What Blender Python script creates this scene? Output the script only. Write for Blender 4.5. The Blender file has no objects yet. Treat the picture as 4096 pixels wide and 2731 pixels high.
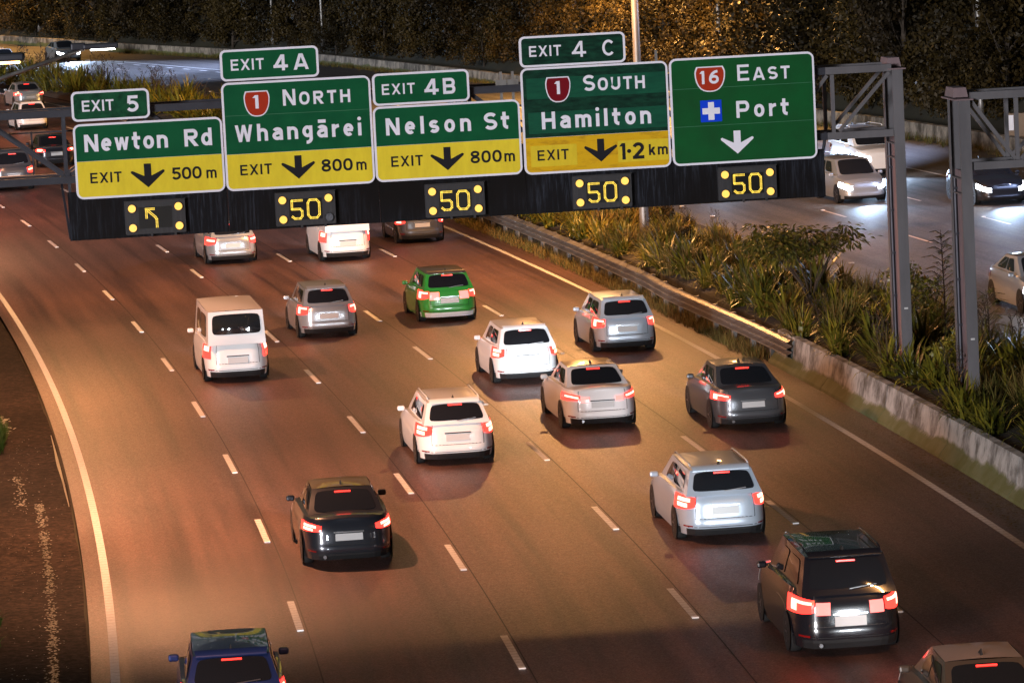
import bpy, bmesh, math, random
from mathutils import Vector, Matrix
from math import sin, cos, pi, radians, atan2, hypot

random.seed(7)
SC = bpy.context.scene
COL = SC.collection

# ------------------------------------------------------------------ helpers
def tag(o, label=None, cat=None, group=None, kind=None):
    if label: o['label'] = label
    if cat: o['category'] = cat
    if group: o['group'] = group
    if kind: o['kind'] = kind
    return o

def empty(name, loc=(0, 0, 0), rz=0.0, label=None, cat=None, group=None):
    o = bpy.data.objects.new(name, None)
    o.empty_display_size = .3
    o.location = loc
    o.rotation_euler = (0, 0, rz)
    COL.objects.link(o)
    return tag(o, label, cat, group)

def copy_tree(o, parent=None):
    c = o.copy()
    COL.objects.link(c)
    if parent is not None: c.parent = parent
    for ch in list(o.children): copy_tree(ch, c)
    return c

class MB:
    """collects faces, then links them as one mesh object"""
    def __init__(s): s.v = []; s.f = []; s.mi = []
    def add(s, vs, fs, m=0):
        n = len(s.v); s.v += [tuple(x) for x in vs]
        for f in fs: s.f.append([i + n for i in f]); s.mi.append(m)
        return n
    def box(s, c, size, rz=0.0, m=0, M=None):
        x, y, z = [a / 2 for a in size]
        vs = [Vector((a, b, d)) for d in (-z, z) for b in (-y, y) for a in (-x, x)]
        R = M if M else Matrix.Rotation(rz, 3, 'Z')
        vs = [R @ v + Vector(c) for v in vs]
        s.add(vs, [(0, 2, 3, 1), (4, 5, 7, 6), (0, 1, 5, 4), (1, 3, 7, 5), (3, 2, 6, 7), (2, 0, 4, 6)], m)
    def bar(s, a, b, w, h=None, up=(0, 0, 1), m=0):
        a, b = Vector(a), Vector(b); h = h or w
        d = (b - a).normalized(); u = Vector(up)
        if abs(d.dot(u)) > .98: u = Vector((1, 0, 0))
        r = d.cross(u).normalized(); u = r.cross(d)
        vs = [p + r * (sx * w / 2) + u * (sz * h / 2) for p in (a, b) for sx, sz in ((-1, -1), (1, -1), (1, 1), (-1, 1))]
        s.add(vs, [(3, 2, 1, 0), (4, 5, 6, 7), (0, 1, 5, 4), (1, 2, 6, 5), (2, 3, 7, 6), (3, 0, 4, 7)], m)
    def tube(s, pts, rad, n=8, m=0, caps=True):
        pts = [Vector(p) for p in pts]
        if not isinstance(rad, (list, tuple)): rad = [rad] * len(pts)
        vs = []; fs = []
        for i, p in enumerate(pts):
            d = (pts[min(i + 1, len(pts) - 1)] - pts[max(i - 1, 0)]).normalized()
            u = Vector((0, 0, 1)) if abs(d.z) < .9 else Vector((1, 0, 0))
            r = d.cross(u).normalized(); u = r.cross(d)
            for k in range(n):
                a = 2 * pi * k / n
                vs.append(p + (r * cos(a) + u * sin(a)) * rad[i])
        for i in range(len(pts) - 1):
            for k in range(n):
                fs.append((i * n + k, i * n + (k + 1) % n, (i + 1) * n + (k + 1) % n, (i + 1) * n + k))
        if caps:
            fs.append(tuple(reversed(range(n)))); fs.append(tuple(range((len(pts) - 1) * n, len(pts) * n)))
        s.add(vs, fs, m)
    def build(s, name, mats, parent=None, smooth=False, loc=None):
        me = bpy.data.meshes.new(name)
        me.from_pydata(s.v, [], s.f)
        if not isinstance(mats, (list, tuple)): mats = [mats]
        for m in mats: me.materials.append(m)
        if len(mats) > 1: me.polygons.foreach_set('material_index', s.mi)
        if smooth: me.polygons.foreach_set('use_smooth', [True] * len(s.f))
        me.update()
        o = bpy.data.objects.new(name, me)
        COL.objects.link(o)
        if parent is not None: o.parent = parent
        if loc: o.location = loc
        return o

# ------------------------------------------------------------------ materials
def newmat(name):
    m = bpy.data.materials.new(name); m.use_nodes = True
    nt = m.node_tree; b = nt.nodes['Principled BSDF']
    return m, nt, b

def N(nt, t, **kw):
    n = nt.nodes.new(t)
    for k, v in kw.items():
        if k in n.inputs: n.inputs[k].default_value = v
        else: setattr(n, k, v)
    return n

def ramp(nt, stops):
    r = nt.nodes.new('ShaderNodeValToRGB'); e = r.color_ramp.elements
    while len(e) < len(stops): e.new(.5)
    for i, (p, c) in enumerate(stops):
        e[i].position = p; e[i].color = (*c, 1) if len(c) == 3 else c
    return r

def coords(nt, scale=(1, 1, 1), kind='Object'):
    t = nt.nodes.new('ShaderNodeTexCoord'); mp = nt.nodes.new('ShaderNodeMapping')
    mp.inputs['Scale'].default_value = scale
    nt.links.new(t.outputs[kind], mp.inputs['Vector'])
    return mp.outputs['Vector']

def mat(name, col, rough=.5, metal=0.0, spec=.5, noise=None, coat=0.0, bump=0.0, ns=(1, 1, 1)):
    """noise = (scale, second colour, lo, hi)"""
    m, nt, b = newmat(name)
    b.inputs['Base Color'].default_value = (*col, 1)
    b.inputs['Roughness'].default_value = rough
    b.inputs['Metallic'].default_value = metal
    b.inputs['Specular IOR Level'].default_value = spec
    b.inputs['Coat Weight'].default_value = coat
    if noise:
        sc, c2, lo, hi = noise
        tx = N(nt, 'ShaderNodeTexNoise', Scale=sc, Detail=6.0, Roughness=.65)
        nt.links.new(coords(nt, ns), tx.inputs['Vector'])
        r = ramp(nt, [(lo, col), (hi, c2)])
        nt.links.new(tx.outputs['Fac'], r.inputs['Fac'])
        nt.links.new(r.outputs['Color'], b.inputs['Base Color'])
        if bump:
            bp = N(nt, 'ShaderNodeBump', Strength=bump, Distance=.02)
            nt.links.new(tx.outputs['Fac'], bp.inputs['Height'])
            nt.links.new(bp.outputs['Normal'], b.inputs['Normal'])
    return m

def emit(name, col, strength, base=(0, 0, 0)):
    m, nt, b = newmat(name)
    b.inputs['Base Color'].default_value = (*base, 1)
    b.inputs['Emission Color'].default_value = (*col, 1)
    b.inputs['Emission Strength'].default_value = strength
    b.inputs['Roughness'].default_value = .2
    m.cycles.emission_sampling = 'NONE'
    return m

def asphalt(name, c0, c1, rough=(.42, .62), fine=26.0, spec=.5):
    m, nt, b = newmat(name)
    v = coords(nt)
    big = N(nt, 'ShaderNodeTexNoise', Scale=.16, Detail=5.0, Roughness=.6); nt.links.new(v, big.inputs['Vector'])
    fi = N(nt, 'ShaderNodeTexNoise', Scale=fine, Detail=3.0, Roughness=.7); nt.links.new(v, fi.inputs['Vector'])
    vo = N(nt, 'ShaderNodeTexVoronoi', Scale=38.0); nt.links.new(v, vo.inputs['Vector'])
    r1 = ramp(nt, [(.3, c0), (.72, c1)]); nt.links.new(big.outputs['Fac'], r1.inputs['Fac'])
    r2 = ramp(nt, [(.3, (.45, .45, .45)), (.55, (1, 1, 1)), (.78, (1.9, 1.8, 1.7))]); nt.links.new(fi.outputs['Fac'], r2.inputs['Fac'])
    mx = N(nt, 'ShaderNodeMix', data_type='RGBA', blend_type='MULTIPLY'); mx.inputs[0].default_value = 1
    nt.links.new(r1.outputs['Color'], mx.inputs[6]); nt.links.new(r2.outputs['Color'], mx.inputs[7])
    # tyre tracks and oil marks run along the lanes; coarse chip gives a mottled grain
    at = N(nt, 'ShaderNodeAttribute', attribute_name='track'); mp = nt.nodes.new('ShaderNodeMapping'); mp.inputs['Scale'].default_value = (1.5, .035, 1)
    nt.links.new(at.outputs['Vector'], mp.inputs['Vector']); tr = N(nt, 'ShaderNodeTexNoise', Scale=1.0, Detail=4.0, Roughness=.6); nt.links.new(mp.outputs['Vector'], tr.inputs['Vector'])
    r3 = ramp(nt, [(.36, (.52, .52, .55)), (.5, (1, 1, 1)), (.64, (1.3, 1.28, 1.25))]); nt.links.new(tr.outputs['Fac'], r3.inputs['Fac'])
    gr = N(nt, 'ShaderNodeTexNoise', Scale=7.0, Detail=4.0, Roughness=.85); nt.links.new(v, gr.inputs['Vector'])
    r4 = ramp(nt, [(.3, (.55, .55, .55)), (.5, (1, 1, 1)), (.7, (1.7, 1.65, 1.6))]); nt.links.new(gr.outputs['Fac'], r4.inputs['Fac'])
    m2 = N(nt, 'ShaderNodeMix', data_type='RGBA', blend_type='MULTIPLY'); m2.inputs[0].default_value = 1; nt.links.new(mx.outputs[2], m2.inputs[6]); nt.links.new(r3.outputs['Color'], m2.inputs[7])
    m3 = N(nt, 'ShaderNodeMix', data_type='RGBA', blend_type='MULTIPLY'); m3.inputs[0].default_value = 1; nt.links.new(m2.outputs[2], m3.inputs[6]); nt.links.new(r4.outputs['Color'], m3.inputs[7])
    nt.links.new(m3.outputs[2], b.inputs['Base Color'])
    rr = N(nt, 'ShaderNodeMapRange'); rr.inputs['To Min'].default_value = rough[0]; rr.inputs['To Max'].default_value = rough[1]
    nt.links.new(vo.outputs['Color'], rr.inputs['Value']); nt.links.new(rr.outputs['Result'], b.inputs['Roughness'])
    bp = N(nt, 'ShaderNodeBump', Strength=.55, Distance=.012)
    nt.links.new(fi.outputs['Fac'], bp.inputs['Height']); nt.links.new(bp.outputs['Normal'], b.inputs['Normal'])
    b.inputs['Specular IOR Level'].default_value = spec
    return m

def leafmat(name, cols, rough=.45, spec=.4, isl=.45):
    m, nt, b = newmat(name)
    g = nt.nodes.new('ShaderNodeNewGeometry'); oi = nt.nodes.new('ShaderNodeObjectInfo')
    ad = N(nt, 'ShaderNodeMath', operation='MULTIPLY_ADD'); ad.inputs[1].default_value = .65
    ad.inputs[1].default_value = isl
    ml = N(nt, 'ShaderNodeMath', operation='MULTIPLY_ADD'); ml.inputs[1].default_value = .3
    tn = N(nt, 'ShaderNodeTexNoise', Scale=.55, Detail=3.0); tc = nt.nodes.new('ShaderNodeTexCoord'); nt.links.new(tc.outputs['Object'], tn.inputs['Vector'])
    mr = N(nt, 'ShaderNodeMapRange'); mr.inputs['From Min'].default_value = .35; mr.inputs['From Max'].default_value = .65; mr.inputs['To Max'].default_value = .7 - isl
    nt.links.new(tn.outputs['Fac'], mr.inputs['Value']); nt.links.new(mr.outputs['Result'], ml.inputs[2])
    nt.links.new(oi.outputs['Random'], ml.inputs[0]); nt.links.new(g.outputs['Random Per Island'], ad.inputs[0]); nt.links.new(ml.outputs[0], ad.inputs[2])
    n = len(cols); r = ramp(nt, [((i + .5) / n, c) for i, c in enumerate(cols)])
    nt.links.new(ad.outputs[0], r.inputs['Fac']); nt.links.new(r.outputs['Color'], b.inputs['Base Color'])
    b.inputs['Roughness'].default_value = rough; b.inputs['Specular IOR Level'].default_value = spec
    return m

M = {}
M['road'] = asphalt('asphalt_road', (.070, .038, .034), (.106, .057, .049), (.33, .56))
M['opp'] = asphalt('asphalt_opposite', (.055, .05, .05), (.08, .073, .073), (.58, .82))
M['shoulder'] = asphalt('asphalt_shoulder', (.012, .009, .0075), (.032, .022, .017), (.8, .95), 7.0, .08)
M['wet'] = mat('wet_gutter', (.03, .024, .018), .3, noise=(9, (.05, .04, .03), .35, .7), bump=.8)
M['seam'] = mat('tar_seam', (.012, .01, .01), .6)
M['paint'] = mat('road_paint', (.62, .61, .6), .6, noise=(14, (.38, .36, .34), .4, .75))
M['paintdim'] = mat('worn_road_paint', (.34, .31, .28), .6, noise=(9, (.22, .2, .18), .4, .7))
M['paintorange'] = mat('backlit_road_paint', (.5, .4, .34), .6)  # orange-pink look of backlit dashes put into the paint colour
M['stud'] = mat('reflector_stud', (.95, .95, .95), .2)
M['soil'] = mat('soil', (.010, .007, .004), .95, noise=(3, (.022, .016, .007), .4, .7), bump=.6)
M['hill'] = mat('hill_soil', (.018, .016, .008), .95, noise=(.8, (.03, .028, .012), .4, .7))
def concrete(name, c, stain, moss=False):
    m, nt, b = newmat(name)
    v = coords(nt, (.8, .8, .5)); t = N(nt, 'ShaderNodeTexNoise', Scale=2.0, Detail=8.0, Roughness=.7); nt.links.new(v, t.inputs['Vector'])
    r = ramp(nt, [(.38, stain), (.47, [x * .5 for x in c]), (.56, c), (.75, [min(1, x * 1.35) for x in c])]); nt.links.new(t.outputs['Fac'], r.inputs['Fac'])
    out = r.outputs['Color']
    if moss:
        v2 = coords(nt); sp = nt.nodes.new('ShaderNodeSeparateXYZ'); nt.links.new(v2, sp.inputs[0])
        t2 = N(nt, 'ShaderNodeTexNoise', Scale=.35, Detail=6.0, Roughness=.7); nt.links.new(v2, t2.inputs['Vector'])
        ml = N(nt, 'ShaderNodeMath', operation='MULTIPLY_ADD'); ml.inputs[1].default_value = -1.3; ml.inputs[2].default_value = .46
        nt.links.new(sp.outputs['Z'], ml.inputs[0])
        ad = N(nt, 'ShaderNodeMath', operation='ADD'); nt.links.new(ml.outputs[0], ad.inputs[0]); nt.links.new(t2.outputs['Fac'], ad.inputs[1])
        rm = ramp(nt, [(.50, (0, 0, 0)), (.62, (.9, .9, .9))]); nt.links.new(ad.outputs[0], rm.inputs['Fac'])
        mx = N(nt, 'ShaderNodeMix', data_type='RGBA'); nt.links.new(rm.outputs['Color'], mx.inputs[0])
        nt.links.new(out, mx.inputs[6]); mx.inputs[7].default_value = (.075, .085, .018, 1); out = mx.outputs[2]
    nt.links.new(out, b.inputs['Base Color']); b.inputs['Roughness'].default_value = .85
    bp = N(nt, 'ShaderNodeBump', Strength=.4, Distance=.02); nt.links.new(t.outputs['Fac'], bp.inputs['Height']); nt.links.new(bp.outputs['Normal'], b.inputs['Normal'])
    return m
M['barrier'] = concrete('barrier_concrete', (.30, .30, .29), (.055, .05, .038), True)
M['backwall'] = concrete('wall_concrete', (.25, .22, .18), (.05, .042, .03), True)
M['crib'] = mat('crib_timber', (.10, .07, .05), .9, noise=(4, (.05, .035, .025), .4, .7), bump=.4)
M['galv'] = mat('galvanised_steel', (.34, .32, .30), .33, .55, noise=(2.5, (.15, .13, .12), .35, .7), ns=(1, 1, .5))
M['steel'] = mat('painted_steel', (.135, .13, .14), .5, .15, noise=(1.5, (.09, .087, .095), .35, .7), ns=(1, 1, .25))
M['steelweb'] = mat('redlit_steel', (.22, .155, .165), .55, .1, noise=(1.2, (.15, .11, .12), .35, .7), ns=(1, 1, .3))  # column steel with the reddish light on it put into its colour
M['darksteel'] = mat('dark_steel', (.045, .048, .062), .5, .4, noise=(2, (.03, .03, .04), .35, .7))
M['pole'] = mat('pole_steel', (.3, .29, .28), .5, .6, noise=(3, (.18, .17, .16), .35, .7), ns=(1, 1, .3))
M['white'] = mat('sign_white', (.74, .74, .83), .5, noise=(2.2, (.68, .68, .77), .4, .7))
M['green'] = mat('sign_green', (.005, .092, .034), .45, noise=(1.4, (.003, .066, .026), .35, .7))
M['green_e'] = mat('sign_green_bright', (.006, .085, .022), .45, noise=(1.1, (.008, .06, .018), .35, .7))
M['green_d'] = mat('sign_green_dirty', (.007, .05, .028), .5, noise=(5, (.003, .018, .012), .35, .62), ns=(.6, 1, 2.0))
M['green_p'] = mat('sign_green_patch', (.008, .082, .044), .5, noise=(3.5, (.005, .05, .03), .4, .72), ns=(.5, 1, 2))
M['green_5'] = mat('sign_green_grimy', (.008, .075, .032), .5, noise=(4, (.003, .03, .015), .42, .66))
M['yellow'] = mat('sign_yellow', (.72, .58, .035), .5, noise=(2.2, (.63, .49, .03), .4, .7), ns=(2, 1, .6))
M['yellow_d'] = mat('sign_yellow_aged', (.62, .37, .010), .5, noise=(3, (.36, .19, .012), .5, .72), ns=(.6, 1, 2))
M['yellow_p'] = mat('sign_yellow_patch', (.66, .50, .028), .5, noise=(3, (.58, .43, .024), .4, .7), ns=(2, 1, .6))
M['black'] = mat('sign_black', (.014, .014, .018), .5)
M['red'] = mat('shield_red', (.36, .032, .012), .45)
M['red_d'] = mat('shield_dark_red', (.16, .006, .012), .45)
M['blue'] = mat('hospital_blue', (.006, .05, .62), .45)
M['seamline'] = mat('sign_seam', (.03, .14, .07), .5)
def boardmat():
    m, nt, b = newmat('backing_board')
    v = coords(nt, (9, 9, .55)); t = N(nt, 'ShaderNodeTexNoise', Scale=1.6, Detail=7.0, Roughness=.75); nt.links.new(v, t.inputs['Vector'])
    v2 = coords(nt); t2 = N(nt, 'ShaderNodeTexNoise', Scale=.4, Detail=2.0); nt.links.new(v2, t2.inputs['Vector'])
    r = ramp(nt, [(.50, (.006, .006, .008)), (.68, (.036, .042, .058))]); nt.links.new(t.outputs['Fac'], r.inputs['Fac'])
    mx = N(nt, 'ShaderNodeMix', data_type='RGBA'); r2 = ramp(nt, [(.4, (0, 0, 0)), (.6, (1, 1, 1))]); nt.links.new(t2.outputs['Fac'], r2.inputs['Fac'])
    nt.links.new(r2.outputs['Color'], mx.inputs[0]); mx.inputs[6].default_value = (.005, .004, .004, 1)
    nt.links.new(r.outputs['Color'], mx.inputs[7]); nt.links.new(mx.outputs[2], b.inputs['Base Color'])
    b.inputs['Roughness'].default_value = .5
    return m
M['board'] = boardmat()
for k_ in ('white', 'green', 'green_e', 'green_d', 'green_p', 'green_5', 'yellow', 'yellow_d', 'yellow_p', 'black', 'red', 'red_d', 'blue', 'board'):
    M[k_].node_tree.nodes['Principled BSDF'].inputs['Specular IOR Level'].default_value = .12
M['housing'] = mat('led_housing', (.024, .024, .027), .5, noise=(6, (.04, .04, .045), .5, .75), ns=(3, 3, .4))
M['screen'] = mat('led_screen', (.006, .005, .004), .35)
M['led'] = emit('led_amber', (1, .68, .085), 1.75)
M['amberlamp'] = emit('amber_lamp', (1, .56, .11), 1.6)
M['deadlamp'] = mat('unlit_lamp', (.13, .14, .16), .35, noise=(40, (.07, .075, .09), .4, .6))
M['tail'] = emit('tail_light', (1, .032, .022), 4.2, (.3, .01, .01))
M['core'] = emit('tail_light_bulb', (1, .34, .24), 5)
M['brake'] = emit('brake_light', (1, .15, .13), 3.6, (.3, .01, .01))
for k_ in ('tail', 'core', 'brake'): M[k_].cycles.emission_sampling = 'FRONT'
M['taildim'] = mat('tail_lens', (.22, .006, .006), .15, coat=1)
M['amberlens'] = mat('amber_lens', (.5, .16, .01), .15, coat=1)
M['head'] = emit('head_light', (.86, .93, 1), 45)
M['lamp_led'] = emit('street_lamp_lens', (1, .93, .85), 20)
M['lamp_sod'] = emit('sodium_lens', (1, .52, .16), 25)
M['glass'] = mat('car_glass', (.012, .013, .016), .04, spec=.8, coat=.6)
M['tyre'] = mat('tyre', (.012, .012, .012), .8)
M['rim'] = mat('alloy_rim', (.4, .4, .42), .3, .9)
M['trim'] = mat('black_trim', (.014, .014, .015), .5)
M['plate'] = mat('number_plate', (.5, .5, .5), .4)
M['cabinet'] = mat('cabinet_beige', (.22, .16, .11), .6)
M['cabinetw'] = mat('cabinet_white', (.8, .82, .9), .4)
M['flax'] = leafmat('flax_leaf', [(.022, .026, .004), (.06, .062, .007), (.115, .105, .010), (.21, .165, .016), (.09, .06, .012)], .42, .4)
M['dry'] = leafmat('dry_grass', [(.07, .05, .012), (.16, .10, .03), (.10, .09, .02), (.05, .07, .012)], .7, .2)
M['grass'] = leafmat('green_grass', [(.02, .06, .006), (.04, .1, .012), (.07, .12, .02)], .6, .2)
M['tree_a'] = leafmat('leaf_dark', [(.006, .004, .0012), (.013, .009, .0026), (.024, .016, .004), (.038, .024, .006)], .55, .15, .2)
M['tree_b'] = leafmat('leaf_olive', [(.010, .0065, .0018), (.024, .016, .004), (.042, .028, .007), (.015, .010, .003)], .55, .15, .2)
M['tree_c'] = leafmat('leaf_grey', [(.010, .007, .003), (.022, .015, .007), (.038, .026, .012)], .55, .15, .2)
M['bark'] = mat('bark', (.05, .036, .024), .9, noise=(6, (.025, .018, .012), .35, .7), bump=.5)
M['stalk'] = mat('dead_stalk', (.03, .017, .01), .8)
M['shrubleaf'] = leafmat('shrub_leaf', [(.045, .045, .008), (.085, .08, .012), (.14, .12, .016), (.26, .20, .02)], .4, .4)
def paintmat(name, col, metal=0.0, rough=.3):
    return mat('car_paint_' + name, col, rough, metal, coat=.8, noise=(90, [x * .92 for x in col], .3, .7))
P_ = dict(white=paintmat('white', (.76, .77, .78)), silver=paintmat('silver', (.5, .53, .57), .6), black=paintmat('black', (.010, .010, .014), 0, .22),
          green=paintmat('green', (.035, .30, .045)), grey=paintmat('grey', (.13, .135, .15), .6), dark=paintmat('dark', (.03, .032, .042), .5), bronze=paintmat('bronze', (.12, .10, .085), .5),
          paleblue=paintmat('pale_blue', (.52, .60, .70), .4), red=paintmat('red', (.3, .015, .012)), blue=paintmat('blue', (.02, .04, .16), .4))

# ------------------------------------------------------------------ road alignment (metres, measured along the near carriageway)
_S0, _DS = -90.0, .25
_tab = []
def _build():
    k = lambda s: (-.001419 + 9e-6 * s) if s < 50 else -.0011
    x, y, h = -2.51833, 90.0, -.129821
    fw = []; s = 0.0
    while s <= 420: fw.append((x, y, h)); h2 = h + k(s) * _DS; x += sin((h + h2) / 2) * _DS; y += cos((h + h2) / 2) * _DS; h = h2; s += _DS
    x, y, h = -2.51833, 90.0, -.129821; bw = []; s = 0.0
    while s > _S0: h2 = h - k(s) * _DS; x -= sin((h + h2) / 2) * _DS; y -= cos((h + h2) / 2) * _DS; h = h2; s -= _DS; bw.append((x, y, h))
    return bw[::-1] + fw
_tab = _build()
def ref(s):
    t = (s - _S0) / _DS; i = int(max(0, min(len(_tab) - 2, math.floor(t)))); f = t - i
    a, b = _tab[i], _tab[i + 1]
    return tuple(a[j] + (b[j] - a[j]) * f for j in range(3))
def P(s, off, z=0.0):
    x, y, h = ref(s)
    return Vector((x + off * cos(h), y - off * sin(h), z))
def sm(a, b, t):
    t = min(max((t - a) / (b - a), 0), 1); return t * t * (3 - 2 * t)
def lerp_tab(tb, s):
    if s <= tb[0][0]: return tb[0][1]
    for (a, u), (b, v) in zip(tb, tb[1:]):
        if s <= b: return u + (v - u) * (s - a) / (b - a)
    return tb[-1][1]
def zopp(s): return .9 - .85 * sm(60, 150, s)
def FL(s): return lerp_tab([(-90, 29.3), (110, 29.3), (182, 27.9), (212, 25.6), (280, 22.5), (400, 20)], s)
def WL(s): return FL(s) + lerp_tab([(90, 5.3), (150, 6.6), (182, 6.6), (215, 5.2)], s)
def frange(a, b, d):
    n = max(1, int(round((b - a) / d))); return [a + (b - a) * i / n for i in range(n + 1)]

def strip(mb, o0, o1, s0, s1, z, ds=2.0, m=0, nx=1):
    """horizontal ribbon along the alignment; o0/o1/z may be functions of s"""
    f = lambda q, s: q(s) if callable(q) else q
    ss = frange(s0, s1, ds); vs = []; fs = []
    for s in ss:
        for j in range(nx + 1):
            t = j / nx; vs.append(P(s, f(o0, s) * (1 - t) + f(o1, s) * t, f(z, s)))
    w = nx + 1
    for i in range(len(ss) - 1):
        for j in range(nx): fs.append((i * w + j, i * w + j + 1, (i + 1) * w + j + 1, (i + 1) * w + j))
    mb.add(vs, fs, m)

def road_attr(o):
    me = o.data; a = me.attributes.new('track', 'FLOAT_VECTOR', 'POINT')
    dat = []
    for v in me.vertices:
        x, y = v.co.x, v.co.y; i = min(range(0, len(_tab), 4), key=lambda k: (_tab[k][0] - x) ** 2 + (_tab[k][1] - y) ** 2)
        bx, by, h = _tab[i]; dat += [(x - bx) * cos(h) - (y - by) * sin(h), _S0 + i * _DS, 0.0]
    a.data.foreach_set('vector', dat)

def sweep(mb, prof, s0, s1, ds=1.0, m=0, closed=True, caps=True, off=0.0):
    """profile [(offset, z)] swept along the alignment"""
    ss = frange(s0, s1, ds); n = len(prof); vs = []; fs = []
    fo = off if callable(off) else (lambda s: off)
    for s in ss:
        for (o, z) in prof: vs.append(P(s, o + fo(s), z(s) if callable(z) else z))
    for i in range(len(ss) - 1):
        for j in range(n if closed else n - 1):
            k = (j + 1) % n; fs.append((i * n + j, i * n + k, (i + 1) * n + k, (i + 1) * n + j))
    if caps and closed:
        fs.append(tuple(range(n))[::-1]); fs.append(tuple(range((len(ss) - 1) * n, len(ss) * n)))
    mb.add(vs, fs, m)

# ------------------------------------------------------------------ setting: ground, roads, markings
def hgt(s, off):
    w = WL(s)
    if off <= -12: return -.12 + .5 * sm(-14, -40, off) * 6 * 0 - .0
    if off < 13: return -.12
    if off < w + .4: return zopp(s) - .25 if off > 16 else -.12
    d = off - w - .4
    z0 = zopp(s) + .45
    return z0 + min(d * .62, 6 + (d - 9.7) * .5 if d > 9.7 else 99) + .5 * sin(s * .21 + d * .3) * min(1, d / 6)
mb = MB()
offs = [-160, -80, -40, -20, -12, 0, 12, 13, 16.1, 16.3, 24, 'w0', 'w1', 'w2', 'w3', 'w4', 'w5', 'w6', 'w7', 'w8', 'w9']
wd = dict(w0=-.1, w1=.35, w2=2, w3=5, w4=9, w5=14, w6=22, w7=40, w8=80, w9=150)
ss = frange(-88, 410, 6); vs = []; fs = []
for s in ss:
    for o in offs:
        oo = WL(s) + wd[o] if isinstance(o, str) else o
        p = P(s, oo); p.z = hgt(s, oo); vs.append(p)
w = len(offs)
for i in range(len(ss) - 1):
    for j in range(w - 1): fs.append((i * w + j, i * w + j + 1, (i + 1) * w + j + 1, (i + 1) * w + j))
mb.add(vs, fs); tag(mb.build('ground', M['hill'], smooth=True), kind='structure')

mb = MB(); strip(mb, -7.28, 11.95, -88, 400, 0.0, 2.0, nx=8); RD = tag(mb.build('road', M['road']), kind='structure'); road_attr(RD)
mb = MB(); strip(mb, lambda s: FL(s) - 13.1, lambda s: WL(s) + .02, -88, 400, zopp, 2.0, nx=6)
ROPP = tag(mb.build('opposite_road', M['opp']), kind='structure'); road_attr(ROPP)
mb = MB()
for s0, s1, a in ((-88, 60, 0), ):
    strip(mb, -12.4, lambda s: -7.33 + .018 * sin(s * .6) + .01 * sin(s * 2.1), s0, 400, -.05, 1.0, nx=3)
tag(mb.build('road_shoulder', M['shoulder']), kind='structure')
# irregular wet streaks lying in the gutter and along the shoulder
mb = MB()
def blob_strip(s0, s1, oc, wmax, seed, z):
    r = random.Random(seed); ss = frange(s0, s1, .12); vs = []; fs = []
    ph = [r.uniform(0, 6) for _ in range(6)]
    for s in ss:
        e = min(1, (s - s0) / .5, (s1 - s) / .5)
        wv = wmax * max(.02, e) * (.55 + .25 * sin(s * 1.3 + ph[0]) + .2 * sin(s * 4.7 + ph[1]) + .25 * sin(s * 11 + ph[2]))
        c = oc(s) + .06 * sin(s * .9 + ph[3]) + .05 * sin(s * 3.1 + ph[4])
        wv = max(.015, wv)
        vs += [P(s, c - wv, z), P(s, c + wv, z)]
    for i in range(len(ss) - 1): fs.append((2 * i, 2 * i + 1, 2 * i + 3, 2 * i + 2))
    mb.add(vs, fs)
rw = random.Random(3)
def specks(s0, s1, oc, wid, n, big):
    for _ in range(n):
        q = rw.uniform(s0, s1); k = .5 + .5 * sin(q * 2.1) * sin(q * .83 + 1)
        if rw.random() > .25 + .75 * k: continue
        c = P(q, oc(q) + rw.gauss(0, wid), -.0455 + rw.random() * .0015); m_ = rw.randrange(5, 8); L_ = big * rw.uniform(.5, 1.6); W2 = big * rw.uniform(.25, .6); a0 = rw.uniform(-.5, .5) + ref(q)[2]
        mb.add([c + Vector((cos(a0) * W2 * cos(2 * pi * t / m_) * rw.uniform(.6, 1.2) + sin(a0) * L_ * sin(2 * pi * t / m_), -sin(a0) * W2 * cos(2 * pi * t / m_) + cos(a0) * L_ * sin(2 * pi * t / m_) * rw.uniform(.7, 1.1), 0)) for t in range(m_)], [tuple(range(m_))])
strip(mb, lambda s: -7.36 - (.015 + .055 * sm(12.4, 9, s) * sm(.5, 5, s) * (.75 + .25 * sin(s * 1.1))), lambda s: -7.358, .5, 12.4, -.046, .3)
specks(13.2, 16.8, lambda q: -8.5, .12, 90, .09); specks(18, 21, lambda q: -8.9, .12, 60, .09)
specks(-26, 1.2, lambda q: -8.0 - .004 * q, .055, 1500, .05); specks(-26, 12, lambda q: -8.2, .4, 420, .03)
specks(1, 5.6, lambda q: -8.4, .07, 160, .05)
tag(mb.build('wet_patches', M['wet']), kind='structure')

# markings
mk = MB()     # 0 paint 1 stud 2 seam 3 dim 4 orange
Z1 = .004
def ribbed(off, s0, s1, w, step=.26, gap=.03):
    s = s0
    while s < s1 - .01:
        strip(mk, off - w / 2, off + w / 2, s, min(s + step - gap, s1), Z1 + .002, step, 0); s += step
    strip(mk, off - w / 2, off + w / 2, s0, s1, Z1 - .001, 2.0, 3)
ribbed(-6.87, -60, 70, .16, .3); strip(mk, -6.95, -6.79, 70, 400, Z1, 2)
ribbed(10.7, -60, 90, .16, .3); strip(mk, 10.62, 10.78, 90, 400, Z1, 2)
for off, ph in ((-3.5, 73.61), (0.0, 58.78), (3.5, 32.27), (7.06, 51.52)):
    k = -14
    strip(mk, off + .11, off + .135, -60, 220, Z1 - .0015, 2.0, 2)
    while True:
        s = ph - 10 * k
        if s < -70: break
        if s < 330:
            if s < 130: ribbed(off, s, s + 3.0, .13, .25)
            else: strip(mk, off - .065, off + .065, s, s + 3, Z1, 1.0)
            p = P(s - .06, off, .012); mk.box(p, (.12, .1, .022), -ref(s)[2], 1)
        k += 1
ps = lambda d: (lambda s: FL(s) + d)
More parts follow.
